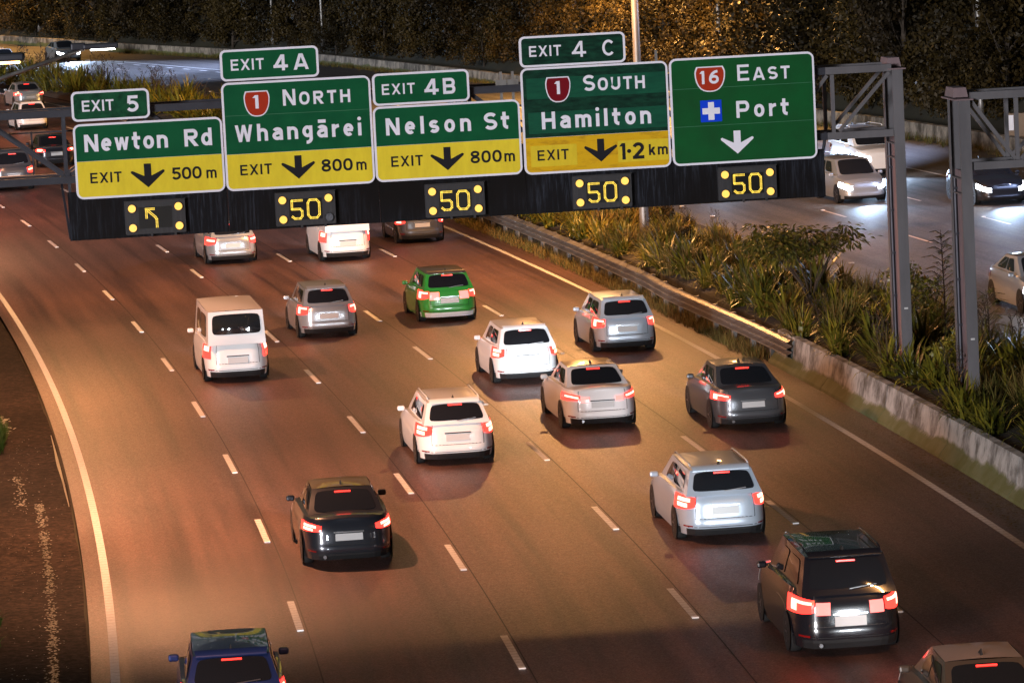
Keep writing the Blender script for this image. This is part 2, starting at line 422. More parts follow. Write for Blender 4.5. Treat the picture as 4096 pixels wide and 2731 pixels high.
zo = lambda e: (lambda s: zopp(s) + e)
strip(mk, ps(-.06), ps(.07), -60, 400, zo(.004), 2.0, 0)
strip(mk, ps(-3.95), ps(-3.92), -60, 220, zo(.0025), 2.0, 2); strip(mk, ps(-7.8), ps(-7.77), -60, 220, zo(.0025), 2.0, 2)
for d, ph in ((-3.85, 39.6), (-7.7, 45.6)):
    for k in range(-10, 34):
        s = ph + k * 10
        strip(mk, ps(d - .05), ps(d + .05), s, s + 2.9, zo(.004), 1.0, 4)
        p = P(s + 2.9, FL(s) + d, zopp(s) + .015); mk.box(p, (.13, .1, .022), -ref(s)[2], 1)
for k in range(-8, 60):
    s = 31.2 + k * 4.45
    p = P(s, FL(s) - 11.5, zopp(s) + .015); mk.box(p, (.14, .12, .022), -ref(s)[2], 1)
for k in range(11):
    s = 166 + k * 3.3; strip(mk, ps(-1.05), ps(-.85), s, s + 1.3, zo(.004), .7, 0)
strip(mk, 11.2, 11.215, 20, 110, Z1 - .001, 2.0, 2)
tag(mk.build('lane_markings', [M['paint'], M['stud'], M['seam'], M['paintdim'], M['paintorange']]), kind='structure')

# planting bed between the carriageways
mb = MB()
prof = [(12.08, .02), (12.28, .78), (13.2, .95), (14.6, 1.02)]
ss = frange(-88, 400, 2.0); vs = []; fs = []
for s in ss:
    zz = zopp(s)
    for o, z in prof: vs.append(P(s, o, z * (.25 + .75 * zz / .9)))
    vs.append(P(s, FL(s) - 12.7, zz + .05)); vs.append(P(s, FL(s) - 12.5, zz - .05))
for i in range(len(ss) - 1):
    for j in range(5): fs.append((i * 6 + j, i * 6 + j + 1, (i + 1) * 6 + j + 1, (i + 1) * 6 + j))
mb.add(vs, fs); tag(mb.build('planting_bed', M['soil']), kind='structure')
def zbed(s, off):
    q = .25 + .75 * zopp(s) / .9
    z = lerp_tab([(12.08, .02), (12.28, .78), (13.2, .95), (14.6, 1.02)], off) * q
    if off > 14.6: z = z + (zopp(s) + .05 - z) * min(1, (off - 14.6) / 2.0)
    return z

# ------------------------------------------------------------------ barriers
cb = empty('concrete_barrier', P(0, 11.9), 0, 'weathered mossy concrete safety barrier edging the planted bed', 'barrier'); cbi = Matrix.Translation(-cb.location)
mb = MB(); prof = [(11.72, -.02), (11.74, .07), (11.93, .30), (12.03, .86), (12.2, .88), (12.22, -.02)]
s = 16.6
while s > -60:
    sweep(mb, prof, s - 5.97, s, 1.0); s -= 6.0
mb.v = [cbi @ Vector(v) for v in mb.v]
mb.build('barrier_wall', M['barrier'], cb)

gr = empty('guardrail', P(30, 11.85), 0, 'long galvanised corrugated steel guardrail beside the right edge line', 'guardrail'); gri = Matrix.Translation(-gr.location)
mb = MB()
goff = lambda s: .0 - .16 * sm(15.5, 29, s) * (1 - sm(29, 34, s)) + .06 * sm(34, 60, s)
bp = []
for i in range(25):
    t = i / 24; z = .32 + .5 * t
    bp.append((11.85 + .075 * cos(t * 6 * pi), z))
bp2 = [(o + .012, z) for o, z in bp[::-1]]
sweep(mb, bp + bp2, 14.6, 118, .8, off=goff)
mb.v = [gri @ Vector(v) for v in mb.v]; mb.build('rail_beam', M['galv'], gr, smooth=False)
for k in range(0, 46):
    s = 17.2 + 2.2 * k
    pm = MB(); p = P(s, 12.0 + goff(s), 0); pm.box((0, 0, .4), (.12, .16, .84), -ref(s)[2]); pm.box((-.0, 0, .55), (.2, .12, .3), -ref(s)[2])
    pm.build('rail_post', M['pole'], gr, loc=p - gr.location)

cw = MB()
for row in range(3):
    s = 26.0 + row * .5
    while s < 118:
        L = 1.55; p = P(s + L / 2, 12.52 + row * .16 + random.uniform(-.02, .02), .15 + row * .29)
        q = .25 + .75 * zopp(s) / .9
        if .3 + row * .3 < 1.25 * q: cw.box(p, (.22, L, .24), -ref(s)[2])
        if random.random() < .9:
            p = P(s + L + .08, 12.48 + row * .16, .15 + row * .29); cw.box(p, (.34, .13, .27), -ref(s)[2])
        s += L + .16
o = cw.build('crib_wall', M['crib']); tag(o, 'low brown crib retaining wall behind the steel guardrail', 'retaining wall')

bw = MB(); s = 20.0
while s < 380:
    e = min(s + 4.96, 380)
    sweep(bw, [(0, lambda q: zopp(q) - .3), (.05, lambda q: zopp(q) + .66), (.27, lambda q: zopp(q) + .68), (.29, lambda q: zopp(q) - .3)], s, e, 1.65, off=WL)
    s += 5.0
o = bw.build('retaining_wall', M['backwall']); tag(o, 'long low stained concrete wall below the bush hillside', 'wall')

# ------------------------------------------------------------------ gantries
GX, GY, GYAW = -1.19232, 96.59004, .118202
Ug = Vector((cos(GYAW), sin(GYAW), 0)); Ng = Vector((-sin(GYAW), cos(GYAW), 0))
def G(u, n, z): return Vector((GX, GY, 0)) + Ug * u + Ng * n + Vector((0, 0, z))
RG = Matrix.Rotation(GYAW, 3, 'Z')

def gantry_local():
    g = empty('sign_gantry', (GX, GY, 0), GYAW); return g

def post_parts(g, u, n0, z0, ztop, zchord, cap_dx=0.0):
    """deep welded column: front flange, web, rear flange, conduit, cap"""
    mb = MB()
    mb.box((u, n0 + .03, (z0 + ztop) / 2), (.25, .06, ztop - z0)); mb.box((u + .118, n0 + .12, (z0 + ztop) / 2), (.012, .14, ztop - z0))
    mb.box((u, n0 + 1.12, (z0 + ztop) / 2), (.25, .06, ztop - z0)); mb.box((u - .118, n0 + 1.03, (z0 + ztop) / 2), (.012, .13, ztop - z0))
    mb.build('post_flange', M['steel'], g)
    wb = MB(); wb.box((u, n0 + .575, (z0 + zchord - .12) / 2), (.03, 1.03, zchord - .12 - z0)); wb.build('post_web', M['steelweb'], g)
    cm = MB()
    for dn in (.93, ): cm.tube([(u - .07, n0 + dn, z0), (u - .07, n0 + dn, zchord - .3)], .035, 8)
    zz = z0 + .8
    while zz < zchord - .3: cm.box((u - .065, n0 + .93, zz), (.09, .12, .05)); zz += 1.03
    cm.build('conduit', M['darksteel'], g)
    sm_ = MB(); sm_.box((u + .0, n0 - .004, z0 + 1.35 + (0 if u < 10.7 else .25)), (.09, .012, .04)); sm_.build('asset_plate', M['plate'], g)
    st = MB()
    for q in (.28, .62): st.box((u - .06, n0 + .56, zchord - q), (.1, 1.0, .03))
    st.build('stiffener', M['steel'], g)
    cp = MB(); cp.box((u - .02, n0 + .62, ztop + .015), (.42, 1.36, .03))
    cp.add([(u - .17, n0 + .35, ztop + .05), (u + .17, n0 + .35, ztop + .05), (u + .17, n0 + 1.2, ztop + .05), (u - .17, n0 + 1.2, ztop + .05),
            (u - .14, n0 + .42, ztop + .26), (u + .14, n0 + .42, ztop + .26), (u + .14, n0 + 1.14, ztop + .26), (u - .14, n0 + 1.14, ztop + .26)],
           [(3, 2, 1, 0), (4, 5, 6, 7), (0, 1, 5, 4), (1, 2, 6, 5), (2, 3, 7, 6), (3, 0, 4, 7)])
    cp.build('post_cap', M['steelweb'], g)

def truss(g, u0, u1, n0, zt, zb, panel, first):
    up = MB(); lo = MB(); ve = MB(); di = MB(); pl = MB()
    for n in (n0 + .09, n0 + 1.06):
        up.box(((u0 + u1) / 2, n, zt), (abs(u1 - u0), .16, .17)); lo.box(((u0 + u1) / 2, n, zb), (abs(u1 - u0), .16, .17))
        u = first; k = 0
        while u0 < u < u1:
            ve.box((u, n, (zt + zb) / 2), (.085, .085, zt - zb - .172))
            nx = u + panel
            if u0 < nx < u1:
                if k % 2 == 0: a, b = (u + .06, n, zb + .09), (nx - .06, n, zt - .09)
                else: a, b = (u + .06, n, zt - .09), (nx - .06, n, zb + .09)
                di.bar(a, b, .08, .08, (0, 1, 0))
            u = nx; k += 1
    u = first
    while u0 < u < u1:
        for z in (zt, zb): pl.box((u, n0 + .575, z), (.08, .81, .08))
        if u + panel < u1: pl.bar((u + .05, n0 + .18, zt), (u + panel - .05, n0 + .97, zt), .05, .05)
        u += panel
    up.build('upper_chord', M['darksteel' if u0 < 0 else 'steel'], g); lo.build('lower_chord', M['darksteel' if u0 < 0 else 'steel'], g)
    ve.build('truss_upright', M['darksteel' if u0 < 0 else 'steel'], g); di.build('truss_diagonal', M['darksteel' if u0 < 0 else 'steel'], g); pl.build('cross_brace', M['darksteel'], g)

g1 = gantry_local(); tag(g1, 'long steel truss gantry spanning the near carriageway on a tall grey column', 'gantry')
truss(g1, -17.0, 9.0, .16, 8.21, 6.66, 1.9, -16.6)
tg = MB()
for n in (.25, 1.22):
    tg.box((9.8, n, 8.21), (1.6, .15, .17)); tg.box((9.8, n, 6.66), (1.6, .15, .17))
    tg.box((9.17, n, 7.43), (.085, .085, 1.37)); tg.bar((9.3, n, 6.76), (10.55, n, 8.1), .08, .08, (0, 1, 0)); tg.bar((9.05, n, 8.1), (8.3, n, 7.2), .08, .08, (0, 1, 0))
tg.build('end_frame', M['steel'], g1)
post_parts(g1, 10.74, .15, .85, 8.16, 6.66)
wk = MB()
for n in (1.45, ):
    for z in (7.35, 7.72): wk.bar((-17, n, z), (9, n, z), .035, .035); wk.bar((-17, n + .09, z), (9, n + .09, z), .03, .03)
    u = -16.5
    while u < 9: wk.box((u, n + .04, 7.2), (.04, .05, 1.1)); u += 1.35
wk.box((-4, 1.25, 6.72), (26, .36, .03))
wk.build('walkway', M['darksteel'], g1)
lf = MB(); lf.box((-17.3, .2, 4.0), (.3, .1, 8.5)); lf.box((-17.3, 1.2, 4.0), (.3, .1, 8.5)); lf.box((-17.3, .7, 3.3), (.03, .9, 6.6)); lf.build('left_column', M['steel'], g1)
for u in (-8.95, -5.4, -1.8, 1.7, 5.2, 8.72):
    hb = MB(); hb.bar((u, .22, 6.9), (u, .22, 5.35), .07, .07); hb.build('board_bracket', M['darksteel'], g1)
hb = MB(); hb.bar((-9.13, .9, 6.6), (-9.0, .12, 5.3), .05, .05); hb.build('board_bracket', M['darksteel'], g1)
hb = MB(); hb.bar((8.98, .3, 6.75), (8.86, .1, 6.3), .06, .06); hb.build('board_bracket', M['darksteel'], g1)
for u in (1.27, 1.55):
    hb = MB(); hb.box((u, .3, 8.25), (.06, .05, .72)); hb.box((u, .28, 8.27), (.26, .02, .3)); hb.build('sign_bracket', M['pole'], g1)
hb = MB(); hb.box((4.95, .1, 8.78), (.06, .06, .3)); hb.build('sign_bracket', M['pole'], g1)

g2 = empty('sign_gantry', (GX, GY, 0), GYAW, 'second steel truss gantry on a column nearer the camera at the right edge', 'gantry')
post_parts(g2, 10.78, -6.5, .85, 7.78, 6.3)
tg = MB()
for n in (-6.35, -5.42):
    tg.box((17, n, 7.86), (12.1, .15, .17)); tg.box((17, n, 6.3), (12.1, .15, .17))
    tg.box((11.98, n, 7.08), (.085, .085, 1.38)); tg.bar((10.95, n, 7.76), (11.93, n, 6.41), .08, .08, (0, 1, 0)); tg.bar((12.05, n, 6.41), (13.6, n, 7.76), .08, .08, (0, 1, 0))
    tg.box((13.7, n, 7.08), (.085, .085, 1.38))
for u in (11.98, 13.7): tg.box((u, -5.885, 7.86), (.08, .77, .08)); tg.box((u, -5.885, 6.3), (.08, .77, .08))
tg.build('truss', M['steel'], g2)

# ------------------------------------------------------------------ road-sign lettering: strokes like highway lettering
def arc(cx, cy, rx, ry, a0, a1, n=14):
    return [(cx + rx * cos(radians(a0 + (a1 - a0) * i / n)), cy + ry * sin(radians(a0 + (a1 - a0) * i / n))) for i in range(n + 1)]
def sup(cx, cy, rx, ry, n=28, e=2.35):
    out = []
    for i in range(n):
        a = 2 * pi * i / n; c, s = cos(a), sin(a)
        out.append((cx + rx * math.copysign(abs(c) ** (2 / e), c), cy + ry * math.copysign(abs(s) ** (2 / e), s)))
    return out
def glyph(ch, h):
    """(width, strokes); a stroke is ('l', pts) ribbon, ('o', pts) closed ribbon, ('p', x0,y0,x1,y1,k) slanted bar cut level, ('d', x,y,r) dot"""
    x = .755; w = 2 * h
    V = lambda X, a=0, b=1: ('l', [(X, a), (X, b)])
    if ch == 'E': W = .69; return W, [V(h), ('l', [(w, 1 - h), (W, 1 - h)]), ('l', [(w, .52), (W * .93, .52)]), ('l', [(w, h), (W, h)])]
    if ch == 'X': W = .82; return W, [('p', h * 1.15, 0, W - h * 1.15, 1, 1), ('p', h * 1.15, 1, W - h * 1.15, 0, 1)]
    if ch == 'I': return w, [V(h)]
    if ch == 'T': W = .72; return W, [('l', [(0, 1 - h), (W, 1 - h)]), V(W / 2, 0, 1 - w)]
    if ch == 'N': W = .80; return W, [V(h), V(W - h), ('p', h * 1.1, 1, W - h * 1.1, 0, 1.05)]
    if ch == 'H': W = .79; return W, [V(h), V(W - h), ('l', [(w, .52), (W - w, .52)])]
    if ch == 'O': W = .82; return W, [('o', sup(W / 2, .5, W / 2 - h, .5 - h))]
    if ch == '0': W = .76; return W, [('o', sup(W / 2, .5, W / 2 - h, .5 - h))]
    if ch == 'U': W = .76; return W, [('l', [(h, 1), (h, .36)] + arc(W / 2, .36, W / 2 - h, .36 - h, 180, 360) + [(W - h, 1)])]
    if ch == 'A': W = .95; return W, [('p', h * 1.05, 0, W / 2 - h * .25, 1, 1), ('p', W - h * 1.05, 0, W / 2 + h * .25, 1, 1), ('l', [(.25, .27), (W - .25, .27)])]
    if ch == 'C': W = .80; return W, [('l', arc(W / 2 + .02, .5, W / 2 - h + .0, .5 - h, 42, 318, 22))]
    if ch in 'RPB':
        W = .78; t = .5 if ch != 'P' else .44
        b = ('l', [(w, 1 - h), (W - .34, 1 - h)] + arc(W - .27 if ch != 'B' else W - .29, (1 - h + t) / 2, .27 - h if ch != 'B' else .27 - h, (1 - h - t) / 2, 90, -90, 12) + [(w, t)])
        if ch == 'P': return W, [V(h), b]
        if ch == 'R': return W + .02, [V(h), b, ('p', W * .5, t - h, W - h * .95, 0, 1.05)]
        return W, [V(h), b, ('l', [(w, t), (W - .34, t)] + arc(W - .27, (t + h) / 2, .27 - h, (t - h) / 2, 90, -90, 12) + [(w, h)])]
    if ch in 'Ss':
        k = x if ch == 's' else 1; W = .77 if ch == 'S' else .58
        rx = W / 2 - h; m = k * .5; ry1 = (k - h - m) / 2
        return W, [('l', arc(W / 2, k - h - ry1, rx, ry1, 28, 270, 16)[:-1] + arc(W / 2, h + ry1, rx, ry1, 90, -152, 16))]
    if ch == '1': return .30, [V(.30 - h), ('p', .04, .80, .30 - h, 1.0, .85)]
    if ch == '2': W = .70; return W, [('l', arc(W / 2, .68, W / 2 - h, .32 - h, 165, -35, 14) + [(h * 1.2, h * 1.2)]), ('l', [(0, h), (W, h)])]
    if ch == '4': W = .90; return W, [V(W * .68), ('l', [(0, .27), (W, .27)]), ('p', h * .9, .22, W * .68 - h * .3, 1, 1)]
    if ch == '5': W = .75; return W, [('l', [(.10, 1 - h), (W - .03, 1 - h)]), ('l', [(.10 + h, 1 - h), (.055 + h, .52)]), ('l', [(.06 + h, .53)] + arc(W / 2 - .015, .34, W / 2 - h + .015, .34 - h, 118, -150, 18))]
    if ch == '6': W = .76; return W, [('o', sup(W / 2, .33, W / 2 - h, .33 - h, 24, 2.15)), ('l', arc(W * .92, .34, W * .92 - h, .66 - h * .6, 180, 92, 12))]
    if ch == '8': W = .76; return W, [('o', sup(W / 2, .76, W / 2 - h - .025, .26 - h, 24, 2.1)), ('o', sup(W / 2, .29, W / 2 - h, .29 - h, 24, 2.1))]
    if ch == 'W': W = 1.04; q = h * .95; return W, [('p', q, 1, W * .29, 0, .9), ('p', W * .29, 0, W / 2, 1, .85), ('p', W / 2, 1, W * .71, 0, .85), ('p', W * .71, 0, W - q, 1, .9)]
    if ch == 'w': W = .84; q = h * .95; return W, [('p', q, x, W * .29, 0, .85), ('p', W * .29, 0, W / 2, x, .8), ('p', W / 2, x, W * .71, 0, .8), ('p', W * .71, 0, W - q, x, .85)]
    if ch in 'nh':
        W = .63; return W, [V(h, 0, x if ch == 'n' else 1.02), ('l', [(h, x - .32)] + arc(W / 2, x - .30, W / 2 - h, .30 - h, 172, 0, 12) + [(W - h, 0)])]
    if ch == 'm':
        W = .94; r = (W / 2 - h) / 2
        return W, [V(h, 0, x), ('l', [(h, x - .3)] + arc(h + r, x - .26, r, .26 - h, 172, 0, 10) + [(W / 2, 0)]), ('l', [(W / 2, x - .3)] + arc(W - h - r, x - .26, r, .26 - h, 172, 0, 10) + [(W - h, 0)])]
    if ch == 'r': W = .42; return W, [V(h, 0, x), ('l', [(h, x - .34)] + arc(W + .02, x - .36, W + .02 - h, .36 - h, 172, 92, 8))]
    if ch == 'o': W = .62; return W, [('o', sup(W / 2, x / 2, W / 2 - h, x / 2 - h, 26, 2.15))]
    if ch == 'e': W = .60; return W, [('l', [(W - h * .4, x * .5), (w * .9, x * .5)]), ('l', arc(W / 2, x / 2, W / 2 - h, x / 2 - h, 4, 312, 22))]
    if ch == 'd': W = .62; return W, [V(W - h, 0, 1.02), ('l', arc(W / 2, x / 2, W / 2 - h, x / 2 - h, 25, 335, 20))]
    if ch == 'g': W = .60; return W, [('l', [(W - h, x), (W - h, .02)] + arc(W / 2 - .04, .0, W / 2 - h + .04, .22, 0, -100, 10)), ('l', arc(W / 2, x / 2 + .04, W / 2 - h, x / 2 - h - .03, 25, 335, 20))]
    if ch in 'aā':
        W = .62; t = [('l', [(W - h, 0), (W - h, x - .26)] + arc(W / 2, x - .26, W / 2 - h, .26 - h, 0, 155, 12)),
                      ('l', [(W - h, .44), (W * .5, .44)] + arc(W * .46, .255, W * .46 - h, .255 - h, 90, 292, 14) + [(W - h, .15)])]
        if ch == 'ā': t.append(('l', [(.08, .97), (W - .08, .97)]))
        return W, t
    if ch == 't': W = .48; return W, [('l', [(.20, 1.0), (.20, .27)] + arc(.41, .26, .21, .26 - h, 180, 268, 7)), ('l', [(0, x - h), (W, x - h)])]
    if ch == 'l': return w, [V(h, 0, 1.02)]
    if ch == 'i': return w * 1.05, [V(h, 0, x), ('d', h, 1.0, h * 1.12)]
    if ch == 'k': W = .60; return W, [V(h, 0, 1.02), ('p', h * 1.6, .24, W - h * 1.3, x, 1.15), ('p', W * .45, .5, W - h * 1.1, 0, 1.05)]
    if ch == '·': return w * 1.3, [('d', w * .65, .5, h * 1.25)]
    return .30, []

def ribbon(pts, h, closed):
    n = len(pts); L = []; R = []
    for i in range(n):
        if closed: a, b, c = pts[i - 1], pts[i], pts[(i + 1) % n]
        else: a, b, c = pts[max(i - 1, 0)], pts[i], pts[min(i + 1, n - 1)]
        d1 = (b[0] - a[0], b[1] - a[1]); d2 = (c[0] - b[0], c[1] - b[1])
        l1 = hypot(*d1) or 1; l2 = hypot(*d2) or 1
        if hypot(*d1) == 0: d1, l1 = d2, l2
        if hypot(*d2) == 0: d2, l2 = d1, l1
        n1 = (-d1[1] / l1, d1[0] / l1); n2 = (-d2[1] / l2, d2[0] / l2)
        mx, my = n1[0] + n2[0], n1[1] + n2[1]; q = mx * mx + my * my
        k = 2 / q if q > .6 else 1.2
        L.append((b[0] + mx * h * k, b[1] + my * h * k)); R.append((b[0] - mx * h * k, b[1] - my * h * k))
    return L, R

def lettering(parent, txt, u0, u1, zb, cap, mt, n=-.0, sw=.18, name='lettering', squash=None):
    """letters of cap height `cap` spread from u0 to u1; natural widths are kept when they fit"""
    h = sw / 2
    gl = [glyph(c, h) for c in txt]
    nat = sum(g[0] for g in gl) * cap; gaps = len(txt) - 1
    k = 1.0
    want = u1 - u0
    mingap = .09 * cap
    if gaps == 0: k = want / nat
    elif nat + gaps * mingap > want: k = (want - gaps * mingap) / nat
    elif squash: k = squash
    gap = (want - nat * k) / gaps if gaps else 0
    mb = MB(); u = u0; lay = 0
    for (W, st) in gl:
        for t in st:
            lay += 1; dn = n - .0007 * (lay % 5)
            pt = lambda a: (u + a[0] * cap * k, dn, zb + a[1] * cap)
            if t[0] in 'lo':
                hh = h
                Lp, Rp = ribbon(t[1], hh, t[0] == 'o'); m_ = len(Lp)
                vs = [pt(a) for a in Lp] + [pt(a) for a in Rp]; fs = []
                for i in range(m_ if t[0] == 'o' else m_ - 1):
                    j = (i + 1) % m_; fs.append((i, m_ + i, m_ + j, j))
                mb.add(vs, fs)
            elif t[0] == 'p':
                _, x0, y0, x1, y1, kk = t; hw = h * kk * hypot(x1 - x0, y1 - y0) / abs(y1 - y0)
                hw = min(hw, h * 1.5)
                mb.add([pt((x0 - hw, y0)), pt((x0 + hw, y0)), pt((x1 + hw, y1)), pt((x1 - hw, y1))], [(0, 1, 2, 3)] if y1 > y0 else [(3, 2, 1, 0)])
            else:
                _, x0, y0, r = t; mb.add([pt((x0 + r * cos(2 * pi * i / 14) / k, y0 + r * sin(2 * pi * i / 14))) for i in range(14)], [tuple(range(14))])
        u += W * cap * k + gap
    return mb.build(name, mt, parent)

def rrect(u0, u1, z0, z1, r, n, seg=6, cor=(1, 1, 1, 1)):
    pts = []
    for (cx, cz, a0, on) in ((u1 - r, z1 - r, 0, cor[0]), (u0 + r, z1 - r, 90, cor[1]), (u0 + r, z0 + r, 180, cor[2]), (u1 - r, z0 + r, 270, cor[3])):
        if on: pts += [(cx + r * cos(radians(a0 + 90 * i / seg)), n, cz + r * sin(radians(a0 + 90 * i / seg))) for i in range(seg + 1)]
        else: pts.append((u1 if cx > (u0 + u1) / 2 else u0, n, z1 if cz > (z0 + z1) / 2 else z0))
    return pts
def plate(mb, pts, n1, m=0):
    """flat outline facing the camera side (-n), extruded back to n1"""
    k = len(pts); vs = list(pts) + [(p[0], n1, p[2]) for p in pts]
    fs = [tuple(range(k))[::-1]] + [(i, (i + 1) % k, k + (i + 1) % k, k + i) for i in range(k)] + [tuple(range(k, 2 * k))]
    mb.add(vs, fs, m)

def sign_root(label, u0, u1, z0, z1, name='direction_sign', cat='road sign'):
    g = empty(name, G((u0 + u1) / 2, 0, z0), GYAW, label, cat, 'green motorway signs on the gantry')
    g['_c'] = ((u0 + u1) / 2, z0)
    return g
class Loc:      # builds in gantry coordinates, parents in sign coordinates
    def __init__(s, root, u0, u1, z0): s.r = root; s.cu = (u0 + u1) / 2; s.z0 = z0
    def fin(s, o):
        o.location = (-s.cu, 0, -s.z0); return o
def border_panel(L, u0, u1, z0, z1, r=.16):
    mb = MB(); plate(mb, rrect(u0, u1, z0, z1, r, 0.0), .045); L.fin(mb.build('border', M['white'], L.r))
def panel(L, u0, u1, z0, z1, mt, name, r=.11, cor=(1, 1, 1, 1), n=-.004):
    mb = MB(); plate(mb, rrect(u0, u1, z0, z1, r, n, cor=cor), n + .0035); return L.fin(mb.build(name, mt, L.r))
def txt(L, *a, **k): return L.fin(lettering(L.r, *a, **k))
def arrow(L, cu, zt, ztip, wing, mt, zw=None):
    """down arrow with swept barbs"""
    zw = zt - .165; hw = .083
    pts = [(cu - hw, zt), (cu - hw, zt - .285), (cu - wing + .035, zw + .012), (cu - wing, zw - .01), (cu - wing + .01, zw - .045), (cu, ztip), (cu + wing - .01, zw - .045), (cu + wing, zw - .01), (cu + wing - .035, zw + .012), (cu + hw, zt - .285), (cu + hw, zt)]
    c = [(p[0], -.010, p[1]) for p in pts]
    mb = MB(); mb.add(c, [(0, 1, 9, 10), (1, 2, 3, 4, 5), (1, 5, 9), (5, 6, 7, 8, 9)]); return L.fin(mb.build('arrow', mt, L.r))
def shield(L, cu, cz, w, h_, mt, num, nu0, nu1, nz, ncap):
    def out(k, n):
        W = w / 2 * k; H = h_ / 2 * k; pts = [(cu - W * .86, n, cz + H), (cu + W * .86, n, cz + H)]
        pts += [(cu + W * (.86 + .14 * sin(pi / 2 * t)), n, cz + H * (1 - .52 * t)) for t in (.33, .66, 1)]
        pts += [(cu + W * cos(a) ** .75, n, cz + H * .48 - H * 1.48 * sin(a)) for a in [radians(q) for q in (14, 28, 42, 56, 70, 82)]]
        pts += [(cu, n, cz - H)]
        pts += [(2 * cu - p[0], n, p[2]) for p in pts[:1:-1][1:]]
        return pts
    a = MB(); plate(a, out(1, -.009), -.0055); s_ = L.fin(a.build('route_shield', M['white'], L.r))
    b = MB(); plate(b, out(.91, -.0125), -.0095); o = b.build('shield_field', mt, s_)
    t = lettering(s_, num, nu0, nu1, nz, ncap, M['white'], n=-.016, sw=.2, name='route_number')

def exit_plate(label, u0, u1, z0, z1, gm, parts):
    r = sign_root(label, u0, u1, z0, z1, 'exit_plate', 'exit sign'); L = Loc(r, u0, u1, z0)
    border_panel(L, u0, u1, z0, z1, .13); panel(L, u0 + .055, u1 - .055, z0 + .05, z1 - .05, gm, 'green_panel', .085)
    for p in parts: txt(L, *p[:5], M['white'], n=-.010, sw=p[5] if len(p) > 5 else .17)
    return L
exit_plate('small green sign reading EXIT 5 above the sign to Newton Rd', -8.80, -6.995, 8.005, 8.70, M['green_5'], [('EXIT', -8.555, -7.82, 8.229, .257), ('5', -7.53, -7.25, 8.17, .378, .19)])
exit_plate('small green sign reading EXIT 4A above the sign to the north', -5.31, -3.015, 8.748, 9.475, M['green'], [('EXIT', -5.062, -4.29, 8.99, .258), ('4A', -4.07, -3.25, 8.935, .372, .19)])
exit_plate('small green sign reading EXIT 4B above the sign to Nelson St', -1.79, .485, 7.985, 8.735, M['green'], [('EXIT', -1.572, -.796, 8.233, .25), ('4B', -.575, .155, 8.178, .372, .19)])
exit_plate('small dirty green sign reading EXIT 4 C above the sign to the south', 1.70, 4.215, 8.69, 9.415, M['green_d'], [('EXIT', 1.932, 2.69, 8.932, .25), ('4', 2.945, 3.28, 8.872, .372, .155), ('C', 3.66, 3.96, 8.866, .375, .155)])

def exit_sign(label, u0, u1, z0, z1, zy, gm, ym):
    r = sign_root(label, u0, u1, z0, z1); L = Loc(r, u0, u1, z0)
    border_panel(L, u0, u1, z0, z1, .17)
    panel(L, u0 + .05, u1 - .05, zy + .002, z1 - .05, gm, 'green_panel', .115, (1, 1, 0, 0))
    panel(L, u0 + .05, u1 - .05, z0 + .05, zy - .002, ym, 'yellow_panel', .115, (0, 0, 1, 1))
    return L
W_, B_ = M['white'], M['black']
L = exit_sign('green and yellow sign reading Newton Rd, exit 500m', -8.80, -5.34, 6.20, 7.945, 7.075, M['green'], M['yellow'])
txt(L, 'Newton', -8.553, -6.62, 7.294, .402, W_, n=-.010, sw=.2); txt(L, 'Rd', -6.235, -5.595, 7.292, .402, W_, n=-.010, sw=.2)
txt(L, 'EXIT', -8.462, -7.735, 6.56, .243, B_, n=-.010, sw=.17); arrow(L, -7.128, 6.95, 6.395, .395, B_)
txt(L, '500', -6.578, -5.88, 6.533, .288, B_, n=-.010, sw=.185); txt(L, 'm', -5.77, -5.535, 6.528, .262, B_, n=-.010, sw=.17)
L = exit_sign('green and yellow sign reading North Whangārei under a red route shield', -5.32, -1.835, 6.19, 8.715, 7.042, M['green'], M['yellow'])
shield(L, -4.505, 8.195, .605, .60, M['red'], '1', -4.58, -4.465, 8.082, .312)
txt(L, 'N', -3.895, -3.6, 8.112, .378, W_, n=-.010, sw=.18); txt(L, 'ORTH', -3.515, -2.32, 8.114, .303, W_, n=-.010, sw=.2, squash=.98)
txt(L, 'Whangārei', -5.052, -2.095, 7.323, .395, W_, n=-.010, sw=.2)
txt(L, 'EXIT', -4.978, -4.24, 6.545, .245, B_, n=-.010, sw=.17); arrow(L, -3.62, 6.94, 6.395, .395, B_)
txt(L, '800', -3.079, -2.35, 6.519, .288, B_, n=-.010, sw=.185); txt(L, 'm', -2.262, -2.025, 6.514, .262, B_, n=-.010, sw=.17)
mb = MB(); mb.add([(-5.26, -.0085, 7.935), (-1.89, -.0085, 7.92), (-1.89, -.0085, 7.932), (-5.26, -.0085, 7.947)], [(0, 1, 2, 3)]); L.fin(mb.build('panel_seam', M['seamline'], L.r))
L = exit_sign('green and yellow sign reading Nelson St, exit 800m', -1.815, 1.65, 6.20, 7.965, 7.038, M['green'], M['yellow'])
txt(L, 'Nelson', -1.524, .48, 7.282, .403, W_, n=-.010, sw=.2); txt(L, 'St', .79, 1.383, 7.282, .403, W_, n=-.010, sw=.2)
txt(L, 'EXIT', -1.44, -.695, 6.541, .247, B_, n=-.010, sw=.17); arrow(L, -.117, 6.937, 6.393, .395, B_)
txt(L, '800', .43, 1.165, 6.516, .288, B_, n=-.010, sw=.185); txt(L, 'm', 1.23, 1.477, 6.515, .262, B_, n=-.010, sw=.17)
L = exit_sign('weathered patched green and amber sign reading South Hamilton, exit 1·2 km', 1.70, 5.195, 6.17, 8.675, 7.03, M['green_d'], M['yellow_d'])
panel(L, 1.83, 5.127, 7.935, 8.425, M['green_p'], 'patch', .01, n=-.0075); panel(L, 1.84, 5.13, 7.122, 7.624, M['green_p'], 'patch', .01, n=-.0075)
